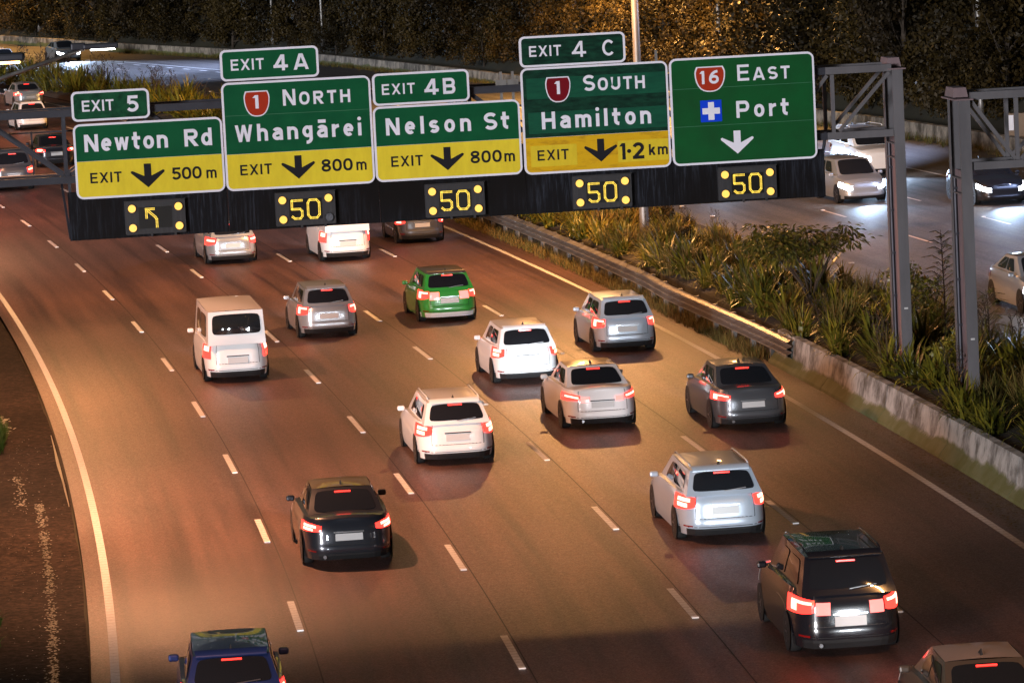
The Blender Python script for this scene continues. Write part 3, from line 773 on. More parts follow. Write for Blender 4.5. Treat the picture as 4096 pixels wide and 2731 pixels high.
panel(L, 1.858, 2.955, 6.345, 6.842, M['yellow_p'], 'patch', .01, n=-.0075); panel(L, 3.93, 5.14, 6.345, 6.85, M['yellow_p'], 'patch', .01, n=-.0075)
shield(L, 2.575, 8.135, .60, .60, M['red_d'], '1', 2.51, 2.62, 8.028, .306)
txt(L, 'S', 3.177, 3.457, 8.063, .375, W_, n=-.013, sw=.18); txt(L, 'OUTH', 3.521, 4.641, 8.058, .30, W_, n=-.013, sw=.2, squash=.98)
txt(L, 'Hamilton', 2.155, 4.752, 7.221, .405, W_, n=-.013, sw=.2)
txt(L, 'EXIT', 2.016, 2.754, 6.49, .243, B_, n=-.013, sw=.17); arrow(L, 3.524, 6.925, 6.386, .395, B_)
txt(L, '1·2', 3.99, 4.55, 6.402, .39, B_, n=-.013, sw=.2); txt(L, 'km', 4.667, 5.117, 6.472, .255, B_, n=-.013, sw=.18)
r = sign_root('tall all green sign reading East Port with a blue hospital square and white arrow', 5.235, 8.705, 6.175, 8.705); L = Loc(r, 5.235, 8.705, 6.175)
border_panel(L, 5.235, 8.705, 6.175, 8.705, .17); panel(L, 5.285, 8.655, 6.225, 8.655, M['green_e'], 'green_panel', .115)
mb = MB()
for z in (7.978, 7.088): mb.add([(5.3, -.0085, z - .006), (8.64, -.0085, z - .006), (8.64, -.0085, z + .006), (5.3, -.0085, z + .006)], [(0, 1, 2, 3)])
L.fin(mb.build('panel_seam', M['seamline'], r))
shield(L, 6.198, 8.182, .735, .60, M['red'], '16', 5.972, 6.407, 8.072, .308)
txt(L, 'E', 6.854, 7.134, 8.102, .38, W_, n=-.010, sw=.16); txt(L, 'AST', 7.225, 8.114, 8.098, .303, W_, n=-.010, sw=.19)
txt(L, 'Port', 6.797, 8.053, 7.232, .399, W_, n=-.010, sw=.19); arrow(L, 6.79, 6.935, 6.39, .395, W_)
bl = panel(L, 5.939, 6.447, 7.175, 7.685, M['blue'], 'hospital_symbol', .005, n=-.0105)
mb = MB()
for (a, b, c, d) in ((6.123, 6.267, 7.222, 7.640), (5.985, 6.123, 7.359, 7.503), (6.267, 6.403, 7.359, 7.503)): mb.add([(a, -.015, c), (b, -.015, c), (b, -.015, d), (a, -.015, d)], [(0, 1, 2, 3)])
mb.build('white_cross', M['white'], bl)

bd = empty('backing_board', G(0, 0, 5.245), GYAW, 'long black streaked backing board hanging below the green signs', 'backing board')
mb = MB()
us = [-9.01, -5.3, -1.75, 1.72, 5.22, 8.885]
for a, b in zip(us, us[1:]): mb.box(((a + b) / 2, .105, .565), (b - a - .008, .06, 1.13))
mb.build('board_panel', M['board'], bd)
sd = MB(); sd.box((-8.98, .45, .45), (.03, .6, .9)); sd.box((8.87, .3, .6), (.02, .3, 1.0)); sd.build('side_return', M['darksteel'], bd)

# ------------------------------------------------------------------ lane signals
def dots(mb, pts, cu, cz, closed=False, rows=(-.016, .016), pitch=.029):
    for i in range(len(pts) - (0 if closed else 1)):
        a = Vector((pts[i][0], pts[i][1])); b = Vector((pts[(i + 1) % len(pts)][0], pts[(i + 1) % len(pts)][1])); d = b - a
        k = max(1, int(round(d.length / pitch))); nn = Vector((-d.y, d.x)).normalized()
        for j in range(k + 1):
            for r_ in rows:
                p = a + d * j / k + nn * r_
                mb.add([(p.x + .0125 * cos(pi / 3 * t), -.062 - .0002 * (i % 7), p.y + .0125 * sin(pi / 3 * t)) for t in range(6)], [tuple(range(6))])
five = [[(-.075, .20), (-.32, .20), (-.32, .0), (-.13, .0), (-.085, -.05), (-.085, -.17), (-.13, -.222), (-.26, -.222), (-.32, -.17)]]
zero = [[(.10, .20), (.26, .20), (.32, .13), (.32, -.15), (.26, -.222), (.11, -.222), (.055, -.15), (.055, .13)]]
for i, (u, z) in enumerate(((-7.01, 5.699), (-3.505, 5.69), (.015, 5.689), (3.511, 5.682), (6.986, 5.686))):
    where = ['below the Newton Rd sign', 'below the Whangārei sign, one lamp out', 'below the Nelson St sign', 'below the Hamilton sign', 'below the Port sign'][i]
    what = 'amber left arrow' if i == 0 else 'amber 50'
    r = empty('lane_signal', G(u, 0, z), GYAW, 'black lane signal showing %s %s' % (what, where), 'lane signal', 'lane signals on the backing board')
    mb = MB(); plate(mb, rrect(-.705, .70, -.385, .39, .03, -.045), .07); mb.box((0, -.07, .40), (1.42, .12, .014)); mb.box((-.1, .0, -.42), (.05, .05, .06)); mb.box((.45, .0, -.42), (.05, .05, .06)); mb.build('housing', M['housing'], r)
    mb = MB(); plate(mb, rrect(-.385, .385, -.255, .24, .01, -.052), -.047); sc = mb.build('screen', M['screen'], r)
    mb = MB()
    if i == 0:
        dots(mb, [(-.225, .195), (-.02, .195)], 0, 0); dots(mb, [(-.205, .165), (-.205, -.015)], 0, 0); dots(mb, [(-.165, .155), (.0, .0), (.028, -.05), (.028, -.235)], 0, 0, rows=(-.018, .018))
    else:
        for st in five: dots(mb, st, 0, 0)
        mb.build('led_digit', M['led'], sc); mb = MB()
        for st in zero: dots(mb, st, 0, 0, True)
    mb.build('led_digit' if i else 'led_arrow', M['led'], sc)
    for (a, b) in ((-.535, .222), (.545, .222), (-.535, -.23), (.545, -.23)):
        dead = i == 1 and a > 0 and b < 0
        mb = MB()
        mb.add([(a + .09 * cos(2 * pi * t / 20), -.064, b + .09 * sin(2 * pi * t / 20)) for t in range(20)] + [(a + .09 * cos(2 * pi * t / 20), -.046, b + .09 * sin(2 * pi * t / 20)) for t in range(20)],
               [tuple(range(20))] + [(t, (t + 1) % 20, 20 + (t + 1) % 20, 20 + t) for t in range(20)])
        lo = mb.build('warning_lamp', M['deadlamp'] if dead else M['amberlamp'], r)
        if dead: lo['label'] = 'unlit grey warning lamp'
        rg = MB(); rg.tube([(a, -.05, b), (a, -.075, b)], .105, 20, caps=False); rg.build('lamp_hood', M['trim'], lo)

# ------------------------------------------------------------------ vehicles
STY = dict(
 sedan=dict(L=4.65, W=1.80, t=[(-1, .90), (-.9, .97), (-.45, 1.0), (.2, .97), (.48, .93), (.8, .80), (1, .62)], g=(-.74, -.36, .10, .47), zr=1.45, wr=.59, wb=.80),
 hatch=dict(L=4.15, W=1.74, t=[(-1, .98), (-.8, 1.0), (-.3, .98), (.3, .96), (.55, .92), (.85, .80), (1, .64)], g=(-.965, -.76, .14, .55), zr=1.50, wr=.60, wb=.79),
 wagon=dict(L=4.75, W=1.80, t=[(-1, .98), (-.8, 1.0), (-.3, .99), (.25, .97), (.5, .93), (.82, .81), (1, .63)], g=(-.96, -.80, .10, .48), zr=1.49, wr=.61, wb=.80),
 suv=dict(L=4.75, W=1.90, t=[(-1, 1.10), (-.8, 1.14), (-.2, 1.13), (.3, 1.1), (.52, 1.07), (.85, .98), (1, .78)], g=(-.965, -.80, .12, .50), zr=1.76, wr=.67, wb=.86),
 van=dict(L=4.75, W=1.76, t=[(-1, 1.06), (-.8, 1.08), (.3, 1.08), (.7, 1.04), (.9, .98), (1, .85)], g=(-.975, -.955, .50, .86), zr=2.0, wr=.73, wb=.815),
 truck=dict(L=5.2, W=1.85, t=[(-1, 1.06), (-.8, 1.08), (.3, 1.08), (.7, 1.06), (.9, 1.02), (1, .9)], g=(-.985, -.975, .60, .90), zr=2.25, wr=.80, wb=.86))

def make_car(label, style, paint, s, off, opp=False, lamps='tail', roof=None, low=None, lights=1.0, name=None, yaw=0.0):
    S = STY[style]; L, W = S['L'], S['W']; hl, hw = L / 2, W / 2
    nm = name or {'sedan': 'sedan_car', 'hatch': 'hatchback_car', 'wagon': 'estate_car', 'suv': 'suv_car', 'van': 'van', 'truck': 'box_van'}[style]
    th = ref(s)[2]; z = zopp(s) + .004 if opp else .002
    p = P(s, off, z) + Vector((sin(th), cos(th), 0)) * (0 if opp else hl)
    r = empty(nm, p, -th + (pi if opp else 0) + yaw, label, 'van' if style in ('van', 'truck') else 'car', 'vehicles driving toward the camera' if opp else 'vehicles driving away from the camera')
    tz = lambda y: lerp_tab(S['t'], y / hl)
    e = .40
    def fW(v): return lerp_tab([(0, .965), (.2, .995), (.5, 1), (.78, .985), (1, .93)], v)
    def gL(v): return lerp_tab([(0, .96), (.12, .985), (.3, 1), (.42, .985), (.8, .975), (1, .94)], v)
    zb = .17
    def body(a, v, d=0.0):
        c, q = cos(a), sin(a)
        x = hw * fW(v) * math.copysign(abs(c) ** e, c); y = hl * gL(v) * math.copysign(abs(q) ** e, q)
        n = Vector((math.copysign(abs(c) ** (2 - e), c) / hw, math.copysign(abs(q) ** (2 - e), q) / hl, 0)).normalized()
        return Vector((x, y, zb + v * (tz(y) - zb))) + n * d
    NA = 96; vl = [0, .06, .14, .22, .3, .38, .46, .55, .65, .75, .85, .93, 1]
    angs = []
    for i in range(NA):
        t = i / NA * 4; k = int(t); f = t - k
        f = .5 + .5 * math.copysign(abs(2 * f - 1) ** 1.0, 2 * f - 1)
        # denser near the axis directions, where the outline moves fastest
        f2 = f * f * (3 - 2 * f); f = .35 * f + .65 * (f2 * f2 * (3 - 2 * f2)) if False else f2
        angs.append((k + f) * pi / 2)
    mb = MB(); vs = [body(a, v) for v in vl for a in angs]; fs = []
    for j in range(len(vl) - 1):
        for i in range(NA): fs.append((j * NA + i, j * NA + (i + 1) % NA, (j + 1) * NA + (i + 1) % NA, (j + 1) * NA + i))
    # deck: pair right and left points
    base = len(vs); NC = 7; top0 = (len(vl) - 1) * NA
    rows = []
    for i in range(-NA // 4, NA // 4 + 1):
        R = vs[top0 + (i % NA)]; Lp = vs[top0 + ((NA // 2 - i) % NA)]
        row = [top0 + (i % NA)]
        for c in range(1, NC):
            t = c / NC; q = R.lerp(Lp, t); k = 1 - (2 * t - 1) ** 2
            q.z += .055 * k * min(1, abs(R.x) / hw * 1.2); vs.append(q); row.append(base); base += 1
        row.append(top0 + ((NA // 2 - i) % NA)); rows.append(row)
    for ra, rb in zip(rows, rows[1:]):
        for c in range(NC):
            f = [ra[c], rb[c], rb[c + 1], ra[c + 1]]; f2 = []
            for i_ in f:
                if i_ not in f2: f2.append(i_)
            if len(f2) > 2: fs.append(tuple(f2))
    fs.append(tuple(range(NA))[::-1])
    mb.add(vs, fs)
    ob = mb.build('body', paint, r, smooth=True)
    md = ob.modifiers.new('edge', 'EDGE_SPLIT'); md.split_angle = radians(48)

    def xang(x, side):      # angle of the rear (-1) or front (+1) point at x
        c = min(.9999, abs(x) / hw); c = c ** (1 / e)
        return side * (math.acos(c) if x > 0 else pi - math.acos(c))
    def patch(mb, x0, x1, v0, v1, d, side=-1, nx=8, nv=3, m=0, tap=1.0, up=.5):
        vs = []; fs = []
        for j in range(nv + 1):
            for i in range(nx + 1):
                x_ = x0 + (x1 - x0) * i / nx; q_ = abs(x_ - (x0 if abs(x0) < abs(x1) else x1)) / max(1e-6, abs(x1 - x0)); k_ = tap + (1 - tap) * q_ ** .7
                vm = v0 + (v1 - v0) * up; vs.append(body(xang(x_, side), vm + (v0 + (v1 - v0) * j / nv - vm) * k_, d))
        k = nx + 1; flip = (side > 0)
        for j in range(nv):
            for i in range(nx):
                f = (j * k + i, j * k + i + 1, (j + 1) * k + i + 1, (j + 1) * k + i); fs.append(f[::-1] if flip else f)
        # skirt
        bd_ = [i for i in range(k)] + [j * k + nx for j in range(1, nv + 1)] + [nv * k + i for i in range(nx - 1, -1, -1)] + [j * k for j in range(nv - 1, 0, -1)]
        b0 = len(vs)
        cen = Vector((0, (-side) * .03, 0))
        for i in bd_: vs.append(vs[i] + cen)
        for q in range(len(bd_)):
            a, b = bd_[q], bd_[(q + 1) % len(bd_)]; fs.append((a, b0 + q, b0 + (q + 1) % len(bd_), b))
        mb.add(vs, fs, m)
    # greenhouse
    y0, y1, y2, y3 = [q * hl for q in S['g']]; zr, wr, wb_ = S['zr'], S['wr'], S['wb']
    zt = [tz(y0) - .03, zr - .05, zr - .05, tz(y3) - .03]
    cr = .055
    def quad(A, B, C_, D, nu, nv, bulge, nrm):
        g = []
        for j in range(nv + 1):
            for i in range(nu + 1):
                u, v = i / nu, j / nv
                p_ = (A.lerp(B, u)).lerp(D.lerp(C_, u), v)
                p_ = p_ + nrm * bulge * (1 - (2 * u - 1) ** 2) * (.4 + .6 * (1 - (2 * v - 1) ** 2)); g.append(p_)
        return g
    bR, bL = Vector((wb_, y0, zt[0])), Vector((-wb_, y0, zt[0])); rR, rL = Vector((wr, y1, zr - .07)), Vector((-wr, y1, zr - .07))
    fR, fL = Vector((wr, y2, zr - .04)), Vector((-wr, y2, zr - .04)); cR, cL = Vector((wb_, y3, zt[3])), Vector((-wb_, y3, zt[3]))
    for v_, y_ in ((bR, y0), (bL, y0)): v_.x *= .95
    cR.x *= .93; cL.x *= .93
    pan = dict(rear=(bL, bR, rR, rL, .07, Vector((0, -1, .3))), roof=(rL, rR, fR, fL, cr, Vector((0, 0, 1))), front=(fL, fR, cR, cL, .09, Vector((0, 1, .4))),
               right=(bR, cR, fR, rR, .035, Vector((1, 0, .1))), left=(cL, bL, rL, fL, .035, Vector((-1, 0, .1))))
    mb = MB()
    def addgrid(mb, g, nu, nv, m=0):
        mb.add(g, [(j * (nu + 1) + i, j * (nu + 1) + i + 1, (j + 1) * (nu + 1) + i + 1, (j + 1) * (nu + 1) + i) for j in range(nv) for i in range(nu)], m)
    for k, (A, B, C_, D, bu, nn) in pan.items():
        if k == 'roof': continue
        addgrid(mb, quad(A, B, C_, D, 16, 10, bu, nn), 16, 10)
    cab = mb.build('cabin', paint, r, smooth=True)
    mb = MB(); A, B, C_, D, bu, nn = pan['roof']; addgrid(mb, quad(A, B, C_, D, 12, 10, bu, nn), 12, 10)
    if style in ('wagon', 'suv') :
        for sx in (-1, 1): mb.tube([(sx * (wr - .03), y1 + .15, zr - .0), (sx * (wr - .03), y1 + .3, zr + .03), (sx * (wr - .03), y2 - .3, zr + .05), (sx * (wr - .03), y2 - .12, zr + .01)], .018, 6)
    if style in ('hatch', 'wagon', 'suv'): mb.add([(-wr * .93, y1 - .10, zr - .055), (wr * .93, y1 - .10, zr - .055), (wr * .96, y1 + .10, zr + .0), (-wr * .96, y1 + .10, zr + .0), (-wr * .93, y1 - .10, zr - .085), (wr * .93, y1 - .10, zr - .085)], [(0, 1, 2, 3), (4, 5, 1, 0)])
    mb.build('roof', roof or paint, r, smooth=True)
    def window(name, key, u0, u1, v0, v1, d=.012):
        A, B, C_, D, bu, nn = pan[key]; g = []; nu, nv = 14, 10; n0 = nn.normalized()
        for j in range(nv + 1):
            for i in range(nu + 1):
                vv = j / nv; uu = .5 + (i / nu - .5) * (1 - .07 * abs(2 * vv - 1) ** 6); vv = .5 + (vv - .5) * (1 - .10 * abs(2 * i / nu - 1) ** 6)
                v = v0 + (v1 - v0) * vv; u = u0 + (u1 - u0) * uu
                p_ = (A.lerp(B, u)).lerp(D.lerp(C_, u), v)
                g.append(p_ + nn * bu * (1 - (2 * u - 1) ** 2) * (.4 + .6 * (1 - (2 * v - 1) ** 2)) + n0 * d)
        w_ = MB(); addgrid(w_, g, nu, nv); return w_.build(name, M['glass'], r, smooth=True)
    if style == 'truck': pass
    else: window('rear_window', 'rear', .07, .93, .16 if style != 'van' else .3, .9)
    window('windscreen', 'front', .06, .94, .06, .9)
    for key in ('right', 'left'):
        rng = ((.12, .48), (.52, .80)) if style != 'truck' else ((.78, .93), )
        for a, b in rng:
            if key == 'left': a, b = 1 - b, 1 - a
            window('side_window', key, a, b, .2, .86)
    # bumper, plate, lights
    mb = MB(); patch(mb, -.955 * hw, .955 * hw, .0, .17, .012, -1, 14, 3); mb.build('rear_bumper', M['trim'] if low is None else low, r)
    mb = MB(); patch(mb, -.95 * hw, .95 * hw, .0, .2, .012, 1, 14, 3); mb.build('front_bumper', M['trim'], r)
    mb = MB()
    for (xa, xb, va, vb) in ((-.66, -.648, .40, .99), (.648, .66, .40, .99), (-.66, .66, .40, .416), (-.95, .95, .20, .215)):
        patch(mb, xa * hw, xb * hw, va, vb, .004, -1, 1 if xb - xa < .1 else 14, 3 if vb - va > .1 else 1)
    if style != 'truck': mb.build('panel_gap', M['trim'], r)
    vp = .60 if style in ('sedan', 'hatch', 'wagon') else .5
    mb = MB(); patch(mb, -.27, .27, vp - .09, vp + .09, .02, -1, 3, 1); mb.build('number_plate', M['plate'], r)
    tl = dict(sedan=(.60, .97, .68, .90), hatch=(.70, .975, .62, .97), wagon=(.66, .975, .60, .95), suv=(.64, .975, .60, .90), van=(.80, .975, .55, .95), truck=(.72, .93, .32, .44))[style]
    for sx in (-1, 1):
        x0, x1 = sx * tl[0] * hw, sx * tl[1] * hw
        if sx < 0: x0, x1 = x1, x0
        var = (len(label) + int(abs(s) * 3)) % 3; tp = {'sedan': .5, 'hatch': .62, 'wagon': .6, 'suv': .7}.get(style, 1.0)
        mb = MB(); patch(mb, x0, x1, tl[2], tl[3], .02, -1, 8, 3, tap=tp, up=.75); tlo = mb.build('tail_light', M['tail'] if not opp else M['taildim'], r)
        if not opp:
            dv = tl[3] - tl[2]; w_ = x1 - x0
            xo, xi = (x1, x0) if sx > 0 else (x0, x1)
            cut = lambda a, b: tuple(sorted((xi + (xo - xi) * a, xi + (xo - xi) * b)))
            bars = ([(.1, .86, .52, .74)], [(.45, .9, .22, .50), (.3, .9, .60, .84)], [(.12, .9, .66, .82), (.74, .9, .2, .66)])[var]
            if style in ('van', 'truck'): bars = [(.2, .85, .55, .9)]
            mb = MB()
            for (a_, b_, c_, d_) in bars:
                xa, xb = cut(a_, b_); patch(mb, xa, xb, tl[2] + dv * c_, tl[2] + dv * d_, .028, -1, 6, 2)
            mb.build('bulb', M['core'], tlo)
        if lamps == 'brake' and not opp:
            mb = MB(); xa, xb = sx * .36 * hw, sx * (tl[0] - .03) * hw
            if sx < 0: xa, xb = xb, xa
            patch(mb, xa, xb, tl[2] + .02, tl[3] - .06, .02, -1, 5, 3); mb.build('brake_light', M['brake'], r)
        mb = MB(); xa, xb = sx * .55 * hw, sx * .95 * hw
        if sx < 0: xa, xb = xb, xa
        patch(mb, xa, xb, .62, .86, .014, 1, 8, 2); mb.build('head_light', M['head'] if opp else M['stud'], r)
        mb = MB(); mb.box((sx * (hw + .03), y3 - .34, tz(y3) + .05), (.17, .10, .12)); mm = mb.build('wing_mirror', paint, r)
        bv = mm.modifiers.new('round', 'BEVEL'); bv.width = .035; bv.segments = 2
    if style in ('sedan', 'hatch', 'wagon', 'suv') and not opp:
        A, B, C_, D, bu, nn = pan['rear']
        mb = MB(); q0 = (A.lerp(B, .5)).lerp(D.lerp(C_, .5), .84) + nn * (bu * .75) + nn.normalized() * .02
        mb.box(q0, (.32, .02, .025)); mb.build('high_brake_light', M['tail'], r)
    if style in ('sedan', 'hatch', 'wagon', 'suv'):
        mb = MB(); mb.add([(-.02, y1 + .12, zr - .03), (.02, y1 + .12, zr - .03), (.02, y1 + .30, zr - .01), (-.02, y1 + .30, zr - .01), (0, y1 + .13, zr + .07), (0, y1 + .17, zr + .07)], [(0, 1, 4), (1, 2, 5, 4), (2, 3, 5), (3, 0, 4, 5)]); mb.build('antenna', M['trim'], r)
    if style != 'truck':
        mb = MB(); patch(mb, -.30, .30, vp + .115, vp + .145, .022, -1, 3, 1); mb.build('boot_handle', M['rim'] if paint is not P_['white'] else M['trim'], r)
    if style in ('hatch', 'wagon', 'suv'):
        A, B, C_, D, bu, nn = pan['rear']; q0 = A.lerp(B, .5).lerp(D.lerp(C_, .5), .13) + nn * bu * .75 + nn.normalized() * .03; q1 = A.lerp(B, .80).lerp(D.lerp(C_, .80), .22) + nn * bu * .6 + nn.normalized() * .03
        mb = MB(); mb.bar(q0, q1, .02, .015); mb.build('wiper', M['rim'], r)
    for sx in (-1, 1):
        mb = MB(); xa, xb = sorted((sx * .72 * hw, sx * .88 * hw)); patch(mb, xa, xb, .215, .25, .016, -1, 3, 1); mb.build('bumper_reflector', M['taildim'], r)
    if style in ('sedan', 'suv') : 
        mb = MB(); mb.tube([(-.55 * hw, -hl * .93, .24), (-.55 * hw, -hl * .995, .24)], .035, 10); mb.build('exhaust', M['rim'], r)
    # wheels and arches
    wr_ = .33 if style in ('suv', 'van', 'truck') else .31
    for wy in (-.58, .60):
        for sx in (-1, 1):
            cx = sx * (hw * .992 - .128)
            ar = MB(); ar.add([(sx * (hw * .992 + .002), wy * hl + .345 * cos(2 * pi * t / 24), wr_ + .02 + .345 * sin(2 * pi * t / 24)) for t in range(24)], [tuple(range(24)) if sx > 0 else tuple(range(24))[::-1]])
            ar.build('wheel_arch', M['trim'], r)
            ty = MB(); prof = [(-.1, .17), (-.11, wr_ - .04), (-.08, wr_), (.08, wr_), (.11, wr_ - .04), (.118, .2), (.1, .17)]
            n = 24; vs = [(cx + sx * a, wy * hl + b * cos(2 * pi * t / n), wr_ + b * sin(2 * pi * t / n)) for (a, b) in prof for t in range(n)]
            fs = [(i * n + t, i * n + (t + 1) % n, (i + 1) * n + (t + 1) % n, (i + 1) * n + t) for i in range(len(prof) - 1) for t in range(n)]
            ty.add(vs, fs); w_ = ty.build('wheel', M['tyre'], r, smooth=True)
            rm = MB(); rm.tube([(cx + sx * .06, wy * hl, wr_), (cx + sx * .115, wy * hl, wr_)], .19, 20)
            for t in range(5):
                a = 2 * pi * t / 5; rm.bar((cx + sx * .12, wy * hl, wr_), (cx + sx * .12, wy * hl + .19 * cos(a), wr_ + .19 * sin(a)), .04, .02, (sx, 0, 0))
            rm.build('rim', M['rim'], w_)
    # head-light beams: real lamps of the vehicle
    if lights > 0:
        ld = bpy.data.lights.new('head_light_beam', 'SPOT'); ld.spot_size = radians(46 if not opp else 84); ld.spot_blend = .9; ld.shadow_soft_size = .25
        ld.energy = (1500 if not opp else 2300) * lights; ld.color = (.88, .94, 1.0) if not opp else (.50, .70, 1.0)
        lo = bpy.data.objects.new('head_light_beam', ld); COL.objects.link(lo); lo.parent = r; lo.location = (0, hl + .08, .66)
        lo.rotation_euler = (radians(90 - 3.5), 0, 0)
    return r

Pw, Ps = P_['white'], P_['silver']
make_car('white high roofed van in the second lane from the left', 'van', Pw, 19.8, -2.0)
make_car('silver hatchback with red tail lights in the middle lane ahead of the white estate', 'hatch', Ps, 28.6, 1.55)
make_car('green hatchback with a bronze roof and white lower tail', 'hatch', P_['green'], 30.6, 5.4, roof=P_['bronze'], low=Pw, lamps='brake', lights=.7)  # bronze roof colour stands for amber lamp light reflected there
make_car('white hatchback directly ahead of the white sedan with bronze roof', 'hatch', Pw, 15.5, 5.15)
make_car('white sedan with bronze roof following close behind a white hatchback', 'sedan', Pw, 6.3, 5.5, roof=paintmat('gold', (.30, .21, .12), .3), lamps='brake')
make_car('white estate car in the middle lane beside the white sedan', 'wagon', P_['white'], 2.2, 1.5)
make_car('dark sedan with gold reflections on its roof, low in the middle of the photo', 'sedan', P_['dark'], -10.2, -2.1, roof=paintmat('gold_reflection', (.16, .12, .07), .5))  # roof colour carries the gold lamp reflections
make_car('pale blue estate car ahead of the black suv', 'wagon', P_['paleblue'], -10.3, 5.35)
make_car('black suv with very bright wide red tail lights at lower right', 'suv', P_['black'], -22.3, 5.5, lamps='brake')
make_car('pinkish silver car cut off by the lower right corner', 'sedan', P_['bronze'], -31.2, 6.2, lights=.25, roof=paintmat('rose', (.36, .30, .30), .4))
make_car('pale blue hatchback in the right hand lane near the guardrail', 'hatch', P_['paleblue'], 20.6, 8.75)
make_car('grey sedan in the right hand lane beside the concrete barrier', 'sedan', P_['grey'], 4.6, 8.8)
make_car('white van partly below the gantry board in the fourth lane', 'van', Pw, 50.8, 5.35)
make_car('silver estate partly below the gantry board in the middle lane', 'wagon', Ps, 52.5, 1.6)
make_car('grey hatchback mostly hidden by the gantry board in the right lane', 'hatch', P_['grey'], 55.5, 8.8)
make_car('dark blue car cut off by the bottom edge of the photo', 'hatch', P_['blue'], -26.2, -5.0, lights=.6)
for lb, st, pt, s, o in (('small far silver car highest on the left beside the flax strip', 'sedan', Ps, 155, 9.0), ('far white hatchback seen through the gantry handrail', 'hatch', Pw, 134, 5.2),
                         ('far red tail lit dark car seen through the gantry truss', 'sedan', P_['dark'], 105, 1.7), ('far grey suv just left of the gantry board', 'suv', P_['grey'], 92, -2.0),
                         ('far white van at the left edge above the gantry', 'van', Pw, 172, 8.6), ('far silver hatchback at the left edge of the road bend', 'hatch', Ps, 146, 1.9)):
    make_car(lb, st, pt, s, o, lights=.35)
make_car('oncoming silver car with white headlights cut by the right edge', 'sedan', Ps, 17.5, 19.4, opp=True, lights=1.0)
make_car('oncoming white suv with white headlights right of the Port sign', 'suv', Pw, 62.5, 27.4, opp=True, lights=.55)
make_car('oncoming dark sedan with white headlights right of the second column', 'sedan', P_['dark'], 48.3, 27.4, opp=True, lights=.6)
make_car('oncoming silver hatchback half hidden behind the farther gantry column', 'hatch', Ps, 52.0, 23.6, opp=True, lights=.45)
make_car('oncoming grey hatchback hidden behind the Port sign', 'hatch', P_['grey'], 72, 23.6, opp=True, lights=1.2)  # unseen car added so its beams light the opposite road
make_car('far oncoming car with white headlights under the street lamp arm', 'sedan', Ps, 210, 24.2, opp=True, lights=3)
make_car('far oncoming white car with headlights at the left edge', 'hatch', Pw, 202, 17.6, opp=True, lights=3)

# ------------------------------------------------------------------ street lamps
def street_lamp(label, base, arms, h=11.0, mt='lamp_sod', energy=7000, col=(1, .52, .19), rad=(.11, .06), armrise=.4, spot=150, aim=0.0, k2=1.0, soft=.22, straight=False):
    r = empty('street_lamp', base, 0, label, 'street lamp', 'street lamps along the motorway')
    mb = MB(); mb.tube([(0, 0, 0), (0, 0, .5), (0, 0, h * .5), (0, 0, h)], [rad[0] * 1.25, rad[0], (rad[0] + rad[1]) / 2, rad[1]], 10); mb.build('pole', M['pole'], r, smooth=True)
    for (dx, dy) in arms:
        L_ = hypot(dx, dy); ux, uy = dx / L_, dy / L_
        mb = MB(); mb.tube([(0, 0, h - .15), (dx * .5, dy * .5, h + armrise * .5), (dx, dy, h + armrise)] if straight else [(0, 0, h - .15), (dx * .3, dy * .3, h + armrise * .45), (dx * .72, dy * .72, h + armrise * .85), (dx, dy, h + armrise)], [.05, .045, .04] if straight else [.05, .05, .045, .04], 8); a_ = mb.build('lamp_arm', M['pole'], r, smooth=True)
        az = atan2(uy, ux); R_ = Matrix.Rotation(az, 3, 'Z')
        mb = MB(); mb.box(Vector((dx, dy, h + armrise + .03)) + R_ @ Vector((.34, 0, .01)), (.72, .3, .11), az); mb.box(Vector((dx, dy, h + armrise + .05)) + R_ @ Vector((-.12, 0, 0)), (.3, .17, .15), az)
        hd = mb.build('lamp_head', M['darksteel'], a_); bv = hd.modifiers.new('round', 'BEVEL'); bv.width = .03; bv.segments = 2
        mb.__init__(); mb.box(Vector((dx, dy, h + armrise - .035)) + R_ @ Vector((.38, 0, 0)), (.5, .2, .02), az); mb.build('lamp_lens', M[mt], a_)
        if energy > 0:
            ld = bpy.data.lights.new('lamp_glow', 'SPOT'); ld.energy = energy * 4.0; ld.color = col; ld.spot_size = radians(spot); ld.spot_blend = .5; ld.shadow_soft_size = soft
            lo = bpy.data.objects.new('lamp_glow', ld); COL.objects.link(lo); lo.parent = r
            lo.location = Vector((dx, dy, h + armrise - .12)) + R_ @ Vector((.38, 0, 0))
            lo.rotation_euler = Vector((-ux * sin(aim), -uy * sin(aim), cos(aim))).to_track_quat('Z', 'Y').to_euler()
            energy *= k2
    return r
AMB = (1, .41, .195)
LK = 4.0
street_lamp('street lamp with white lit head reaching in from the upper left', (-13.9, 84.3, -.1), [(5.4, .7)], 8.62, 'lamp_led', 3900, (1, .43, .20), (.1, .06), 1.62, spot=120, aim=radians(8), straight=True)
def arm_dir(s, sign, L=2.4):
    h = ref(s)[2]; return (sign * cos(h) * L, -sign * sin(h) * L)
for s in (-34, ):
    street_lamp('street lamp on the left verge outside the lower left of the photo', P(s, -10.5, -.1), [arm_dir(s, 1)], 11, 'lamp_sod', 1300, AMB, spot=118, aim=radians(25))
street_lamp('street lamp on the left verge just outside the frame', P(17, -12.6, -.1), [arm_dir(17, 1, 2.2)], 11.3, 'lamp_sod', 3900, AMB, spot=140, aim=radians(20), soft=.6)
for s, e in ((76, 3200), (120, 6500), (165, 6500)):
    street_lamp('street lamp on the left verge out of view left of the gantry', P(s, -10.5, -.1), [arm_dir(s, 1)], 11, 'lamp_sod', e, AMB)
street_lamp('street lamp on the left verge out of view left of the gantry', P(44, -9.3, -.1), [arm_dir(44, 1, 3.2)], 13.4, 'lamp_sod', 2600, (1, .45, .16), spot=172)
